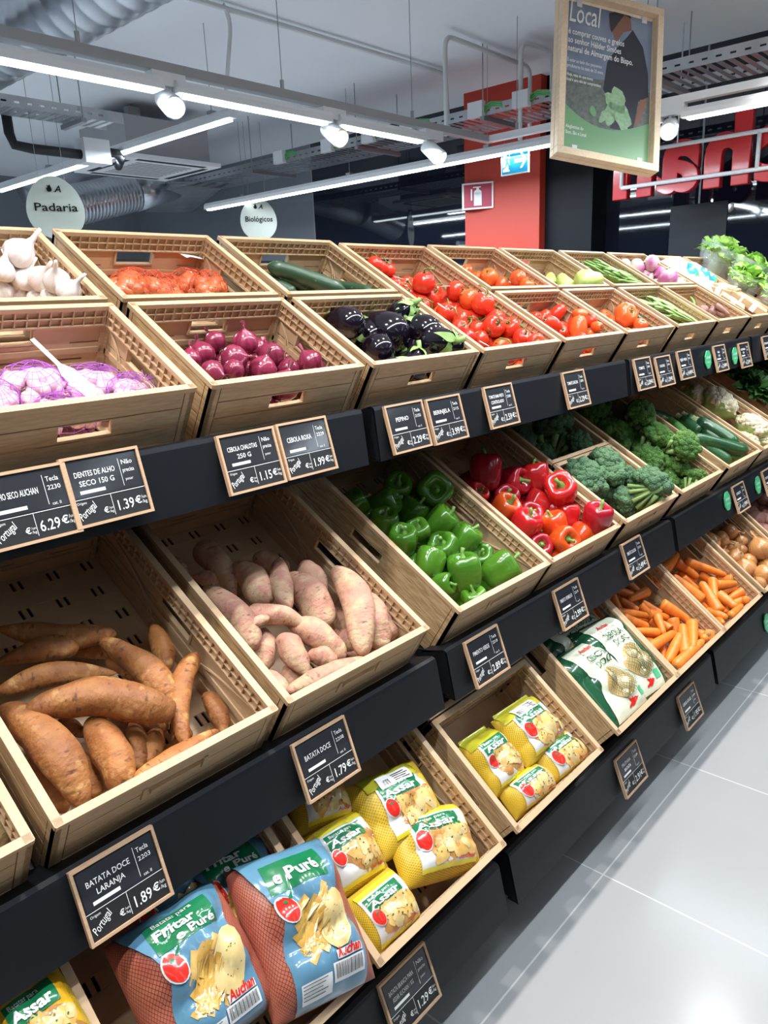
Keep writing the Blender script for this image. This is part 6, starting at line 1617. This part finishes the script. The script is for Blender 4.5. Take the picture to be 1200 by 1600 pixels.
def cream_bag(P, px, py, h, yaw, label, seed, w=0.175, hg=0.255, T=0.065, tx=0.0, lw=0.125, lh=0.235, ox=0.0):
    root, H = make_bag(P, px, py, h, w, hg, T, yaw, 'onion_bag', label, 'film_green', 6, seed, tx)
    F0 = lambda k: surf(H, 0.0025 + 0.0010 * k)
    def outline(m, F):
        # cream front that narrows at the waist
        n = len(m.v); nx, ny = 24, 36
        for j in range(ny + 1):
            v = j / ny - .5
            ww = lw * (1.0 - 0.20 * math.exp(-((v - 0.02) / 0.16) ** 2) )
            for i in range(nx + 1): m.v.append(F(ox + ww * (i / nx - .5), v * lh))
        for j in range(ny):
            for i in range(nx):
                a = n + j * (nx + 1) + i; m.face([a, a + 1, a + nx + 2, a + nx + 1])
    lab = dec(root, 'cream_front', 'film_cream', outline, F0(0))
    wy = -0.12 * lh
    win = [(ox + 0.26 * lw * math.cos(t) * (1 + 0.35 * math.cos(2 * t)) , wy + 0.22 * lh * math.sin(t)) for t in [2 * math.pi * i / 22 for i in range(22)]]
    wd = dec(root, 'net_window', 'potato_yellow', lambda m, F: add_poly(m, win, F, 0, 4), F0(2))
    for dx, dy, r in ((-0.012, 0.022, 0.019), (0.010, -0.010, 0.024), (-0.008, -0.036, 0.013)):
        o2 = dec(wd, 'onion', 'white_onion', lambda m, F: add_poly(m, ell(ox + dx, wy + dy, r, r * .95, 18), lambda x, y: (x, y, F(x, y)[2] + 0.010 * max(0, 1 - ((x - ox - dx) ** 2 + (y - wy - dy) ** 2) / (r * r))), 0, 5), F0(3))
    def netl(m, F):
        for k in range(-6, 7):
            for s in (-1, 1):
                for i in range(16):
                    pts = []
                    for e in (0, 1):
                        t = -0.055 + 0.11 * (i + e) / 16
                        pts.append((ox + t * 0.8 * s + k * 0.009, wy + t))
                    mid = ((pts[0][0] + pts[1][0]) / 2 - ox, (pts[0][1] + pts[1][1]) / 2 - wy)
                    sn = mid[1] / (0.22 * lh); c2_ = 1 - min(1, sn * sn)
                    if abs(sn) < 0.97 and abs(mid[0]) < 0.26 * lw * math.sqrt(c2_) * (1 + 0.35 * (2 * c2_ - 1)):
                        m.tube([Vector(F(*pts[0])) + Vector((0, 0, 0.009)), Vector(F(*pts[1])) + Vector((0, 0, 0.009))], 0.0006, 4, caps=False)
    dec(wd, 'net', 'film_green', netl, F0(3))
    dec(lab, 'lettering', 'film_green', lambda m, F: (add_text(m, 'CEBOLA', ox - 0.33 * lw, 0.235 * lh, 0.115 * lh, F, 0.64 * lw, 0.012), add_text(m, 'DOCE', ox - 0.18 * lw, 0.125 * lh, 0.115 * lh, F, 0.45 * lw, 0.012),
                                                      add_text(m, 'SELECIONADA À MÃO', ox - 0.32 * lw, 0.345 * lh, 0.036 * lh, F, 0.60 * lw, 0.0)), F0(5))
    dec(lab, 'brand_lettering', 'print_red', lambda m, F: add_text(m, 'Auchan', ox - 0.2 * lw, 0.39 * lh, 0.018, F, 0.36 * lw, 0.02, shear=.2), F0(2))
    bx, by = ox + 0.02 * lw, -0.41 * lh
    def bird(m, F):
        add_poly(m, ell(bx, by, 0.013, 0.007, 14, 0.1), F)
        add_poly(m, [(bx - 0.004, by + 0.003), (bx - 0.016, by + 0.017), (bx + 0.006, by + 0.010)], F, 0, 1); add_poly(m, [(bx + 0.002, by + 0.003), (bx + 0.004, by + 0.018), (bx + 0.012, by + 0.004)], F, 0, 1)
        add_poly(m, ell(bx + 0.014, by + 0.005, 0.0055, 0.0055, 10), F); add_poly(m, [(bx + 0.018, by + 0.007), (bx + 0.026, by + 0.006), (bx + 0.018, by + 0.003)], F, 0, 1)
        add_poly(m, [(bx - 0.010, by + 0.003), (bx - 0.026, by - 0.002), (bx - 0.022, by - 0.007), (bx - 0.010, by - 0.004)], F, 0, 1)
    dec(lab, 'bird_logo', 'print_red', bird, F0(2))
    dec(lab, 'green_seal', 'sticker_green', lambda m, F: add_rect(m, ox + 0.24 * lw, ox + 0.42 * lw, -0.40 * lh, -0.30 * lh, F, 0, 3, 3), F0(2))
    return root
P = Pile('B', BX[4], 0.6, 'cream onion bag', 'half crate side', 'onion bag', 'cream bags of sweet onions')
def q_cream(P, q, h, label, seed, kw=1.35, kh=1.08, ox=0.0, **k):
    m, yaw, lw, lh = quad(P, h, q, 800, 900, 3)
    return cream_bag(P, m, None, h, yaw, label, seed, lw * kw, lh * kh, lw=lw, lh=lh, ox=ox, **k)
q_cream(P, [(95, 290), (255, 235), (400, 400), (260, 480)], 0.07, 'shaded cream and green onion bag behind the front one', 3)
q_cream(P, [(250, 190), (370, 145), (560, 360), (430, 430)], 0.06, 'dark shaded onion bag deep in the crate against the carrot wall', 4)
q_cream(P, [(350, 240), (480, 175), (745, 480), (625, 560)], 0.125, 'cream onion bag beside the carrots with wide green edge', 2, 1.6)
q_cream(P, [(190, 400), (365, 310), (605, 605), (500, 705)], 0.125, 'cream onion bag at the front, most fully shown', 1)
P.finish()

def blue_bag(P, px, py, h, yaw, label, seed, w=0.25, hg=0.30, T=0.085, tx=0.0, lw=0.18, lh=0.31, ox=0.0, full=True, both=True):
    root, H = make_bag(P, px, py, h, w, hg, T, yaw, 'potato_bag', label, 'net_redbag', 11, seed, tx, m=0.08)
    H2 = lambda x, y: 0.75 * H(x, y) + 0.25 * (H(x * .8, y * .8)) + 0.002 * math.sin(x * 90 + y * 30)
    F0 = lambda k: surf(lambda x, y: max(H2(x, y), H(x, y)), 0.003 + 0.0010 * k)
    def front(m, F):
        n = len(m.v); nx, ny = 26, 40
        for j in range(ny + 1):
            v = j / ny - .5
            ww = lw * (1.0 + 0.30 * max(0, v - 0.22) / 0.28 - 0.16 * math.exp(-((v - 0.05) / 0.15) ** 2))
            for i in range(nx + 1): m.v.append(F(ox + ww * (i / nx - .5), v * lh))
        for j in range(ny):
            for i in range(nx):
                a = n + j * (nx + 1) + i; m.face([a, a + 1, a + nx + 2, a + nx + 1])
    lab = dec(root, 'film_label', 'film_blue', front, F0(0))
    dec(lab, 'green_patch', 'print_green', lambda m, F: add_rect(m, ox - 0.42 * lw, ox + 0.36 * lw, 0.19 * lh, 0.41 * lh, F, 0, 20, 10), F0(1))
    dec(lab, 'lettering', 'film_white', lambda m, F: ((add_text(m, 'Batatas para', ox - 0.34 * lw, 0.375 * lh, 0.04 * lh, F, 0.5 * lw, 0.01), add_text(m, 'Fritar', ox - 0.38 * lw, 0.285 * lh, 0.095 * lh, F, 0.50 * lw, 0.03),
                                                      add_text(m, 'e Puré', ox - 0.18 * lw, 0.21 * lh, 0.085 * lh, F, 0.50 * lw, 0.03)) if both else add_text(m, 'e Puré', ox - 0.33 * lw, 0.255 * lh, 0.13 * lh, F, 0.60 * lw, 0.03)), F0(3))
    bird_head(lab, F0, ox - 0.34 * lw, 0.07 * lh, 1.05)
    rg = random.Random(seed + 7)
    def fries(m, F):
        for i in range(16):
            x, y = rg.uniform(-.22, .12), rg.uniform(-.24, .06)
            an = rg.uniform(0.35, 1.1); L = rg.uniform(0.035, 0.06); t = 0.006
            ca, sa = math.cos(an), math.sin(an)
            add_poly(m, [(ox + x * lw + a * L * ca / 2 - b * t * sa, y * lh + a * L * sa / 2 + b * t * ca) for a, b in ((-1, -1), (0, -1), (1, -1), (1, 1), (0, 1), (-1, 1))], F, 0, 2)
    dec(lab, 'fries_print', 'print_roast', fries, F0(1)); dec(lab, 'fries_print', 'print_chip', fries, F0(2))
    dec(lab, 'food_print', 'print_chicken', lambda m, F: (add_poly(m, ell(ox + 0.25 * lw, -0.09 * lh, 0.026, 0.046, 18, -0.35, .2), F, 0, 4), add_poly(m, ell(ox + 0.12 * lw, -0.19 * lh, 0.016, 0.02, 12, .4, .3), F)), F0(3))
    dec(lab, 'herb_print', 'print_herb', lambda m, F: [add_poly(m, ell(ox + rg.uniform(.14, .34) * lw, rg.uniform(-.2, .0) * lh, 0.0012, 0.0008, 6), F, 0, 1) for _ in range(12)], F0(4))
    if full:
        dec(lab, 'brand_outline', 'film_white', lambda m, F: add_rect(m, ox + 0.06 * lw, ox + 0.43 * lw, -0.325 * lh, -0.275 * lh, F, 0, 5, 2), F0(3))
        dec(lab, 'brand_lettering', 'print_red', lambda m, F: add_text(m, 'Auchan', ox + 0.075 * lw, -0.316 * lh, 0.020, F, 0.34 * lw, 0.03, shear=.2), F0(4))
        box_ = dec(lab, 'white_box', 'print_white', lambda m, F: (add_rect(m, ox - 0.02 * lw, ox + 0.44 * lw, -0.435 * lh, -0.335 * lh, F, 0, 6, 3), add_rect(m, ox - 0.44 * lw, ox - 0.05 * lw, -0.47 * lh, -0.37 * lh, F, 0, 6, 3)), F0(2))
        def bars(m, F):
            for i in range(26):
                x = ox + (0.01 + 0.0155 * i) * lw
                add_rect(m, x, x + (0.0055 + 0.004 * ((i * 7) % 3 == 0)) * lw, -0.42 * lh, -0.345 * lh, F, 0, 1, 2)
            for j in range(5): add_rect(m, ox - 0.43 * lw, ox - (0.12 + 0.03 * (j % 3)) * lw, (-0.385 - 0.017 * j) * lh, (-0.381 - 0.017 * j) * lh, F, 0, 3, 1)
        dec(box_, 'barcode', 'print_black', bars, F0(4))
    return root
P = Pile('B', BX[1], 0.6, 'blue potato bag', 'yellow bag side', 'potato bag', 'blue potato bags with red netting')
def q_blue(P, q, h, label, seed, kw=1.45, kh=1.0, **k):
    m, yaw, lw, lh = quad(P, h, q)
    return blue_bag(P, m, None, h, yaw, label, seed, lw * kw, lh * kh, lw=lw, lh=lh, **k)
q_blue(P, [(318, 1318), (420, 1290), (500, 1440), (400, 1500)], 0.08, 'dark blue potato bag in the shade below the long tag', 5, full=False)
q_blue(P, [(160, 1400), (260, 1350), (360, 1500), (260, 1560)], 0.07, 'dark shaded blue potato bag behind the front pair', 6, full=False)
q_blue(P, [(175, 1462), (300, 1405), (425, 1580), (300, 1660)], 0.16, 'blue potato bag with red netting beside the golden bag, cut at the frame bottom', 3)
q_blue(P, [(378, 1348), (468, 1328), (575, 1532), (450, 1600)], 0.165, 'blue potato bag with barcode beside the yellow netted bags', 4, both=False)
P.finish()
P = Pile('B', BX[0], 0.6, 'golden potato bag', 'shelf end', 'potato bag', 'golden potato bag')
r_ = q_assar(P, [(-20, 1578), (60, 1535), (150, 1640), (60, 1700)], 0.15, 'golden yellow potato bag in the bottom corner beside the blue bags', 14, 1, 0, 0, T=0.06)
for ch in [q for q in COL.objects if q.parent == r_ and q.name.startswith('film_label')]:
    ch.data.materials[0] = M('film_gold')
P.finish()

# ------------------------------------------------------------------ white packs, cardboard trays, lettuces
P = Pile('T', TX[8], 0.6, 'white salad pack', 'turnip side', 'salad pack', 'white salad packs')
for i, (x, y) in enumerate(((1062, 428), (1082, 434), (1104, 438))):
    r_, H = make_bag(P, x, y, 0.12, 0.14, 0.22, 0.07, 0.12, 'salad_pack', 'white and blue salad pack, ' + ['closest to the turnips', 'middle one of its row', 'last before the lettuces'][i], 'film_white', 5, 60 + i, 0.15)
    F0 = lambda k: surf(H, 0.002 + 0.0006 * k)
    lb = dec(r_, 'blue_print', 'print_lightblue', lambda m, F: add_poly(m, ell(-0.005, -0.03, 0.044, 0.030, 18, 0.4, .3, i), F, 0, 4), F0(1))
    dec(lb, 'lettering', 'film_white', lambda m, F: add_text(m, 'salada', -0.034, -0.038, 0.024, F, 0.056, 0.02, shear=.2), F0(2))
    dec(r_, 'green_print', 'sticker_green', lambda m, F: add_poly(m, ell(0.015, -0.064, 0.030, 0.012, 14, 0.3, .4, i), F), F0(1))
    dec(r_, 'red_print', 'print_red', lambda m, F: add_poly(m, ell(0.026, -0.080, 0.014, 0.011, 12), F), F0(2))
P.finish()
P = Pile('T', TX[8], 0.6, 'cardboard tray', 'turnip side', 'cardboard tray', 'cardboard trays with white bands')
for i, (x, y, yw, h) in enumerate(((1124, 455, 0.15, 0.12), (1146, 453, 0.1, 0.125), (1166, 449, 0.2, 0.13), (1142, 474, 0.35, 0.125), (1168, 468, 0.3, 0.135), (1190, 478, 0.25, 0.12))):
    root = empty('cardboard_tray', P.frame(P.at(x, y, h, 0.03), yw, -0.25 if i < 3 else 0.1)); P.add(root)
    mb = MB(); mb.box(-0.05, 0.05, -0.065, 0.065, -0.015, -0.012)
    for q in ((-0.05, -0.047, -0.065, 0.065), (0.047, 0.05, -0.065, 0.065), (-0.05, 0.05, -0.065, -0.062), (-0.05, 0.05, 0.062, 0.065)): mb.box(*q, -0.015, 0.018)
    mb.box(-0.05, 0.05, -0.065, 0.065, 0.018, 0.020)
    bevel(mb.build('box', 'cardboard', root, smooth=False), 0.0015)
    MB().box(-0.0515, 0.0515, -0.014, 0.014, -0.0165, 0.0212).build('paper_band', 'paper_white', root, smooth=False)
P.finish()
LB = [bunch(40 + i, 'lettuce_leaf', 52, 0.105, 0.115, 1.45, 16, 12, 0.05, 0.55, 0.20) for i in range(3)]
P = Pile('T', TX[9], 0.6, 'bright green lettuce', 'tray side', 'lettuce', 'lettuces in clear sleeves')
for i, (x, y, sz) in enumerate(((1130, 405, 1.3), (1184, 428, 1.3), (1218, 400, 1.25), (1156, 440, 1.0), (1205, 470, 1.1))):
    c = slot('T', x, y, 0.14)
    hb = 0.20
    c2 = P.clamp(slot('T', x, y, hb), 0.05)
    root = empty('lettuce', P.frame(c2, i * 1.1, 0.12, 0.1, sz)); P.add(root)
    o = bpy.data.objects.new('leaves', LB[i % 3]); COL.objects.link(o); o.parent = root; o.location = (0, 0, -0.02)
    mb = MB(); mb.tube([(0, 0, -0.13), (0, 0, -0.08), (0, 0, -0.01), (0, 0, 0.05)], [0.045, 0.06, 0.085, 0.10], 22, caps=False, rfun=lambda t, a: 1 + 0.08 * noise.noise(Vector((math.cos(a) * 3, math.sin(a) * 3, t * 3 + i))))
    mb.build('clear_sleeve', 'wrap_clear', root)
    mb = MB(); mb.tube([(0, 0, -0.14), (0, 0, -0.05), (0, 0, 0.0)], [0.02, 0.03, 0.02], 12); mb.build('heart', 'leaf_pale', root)
P.finish()
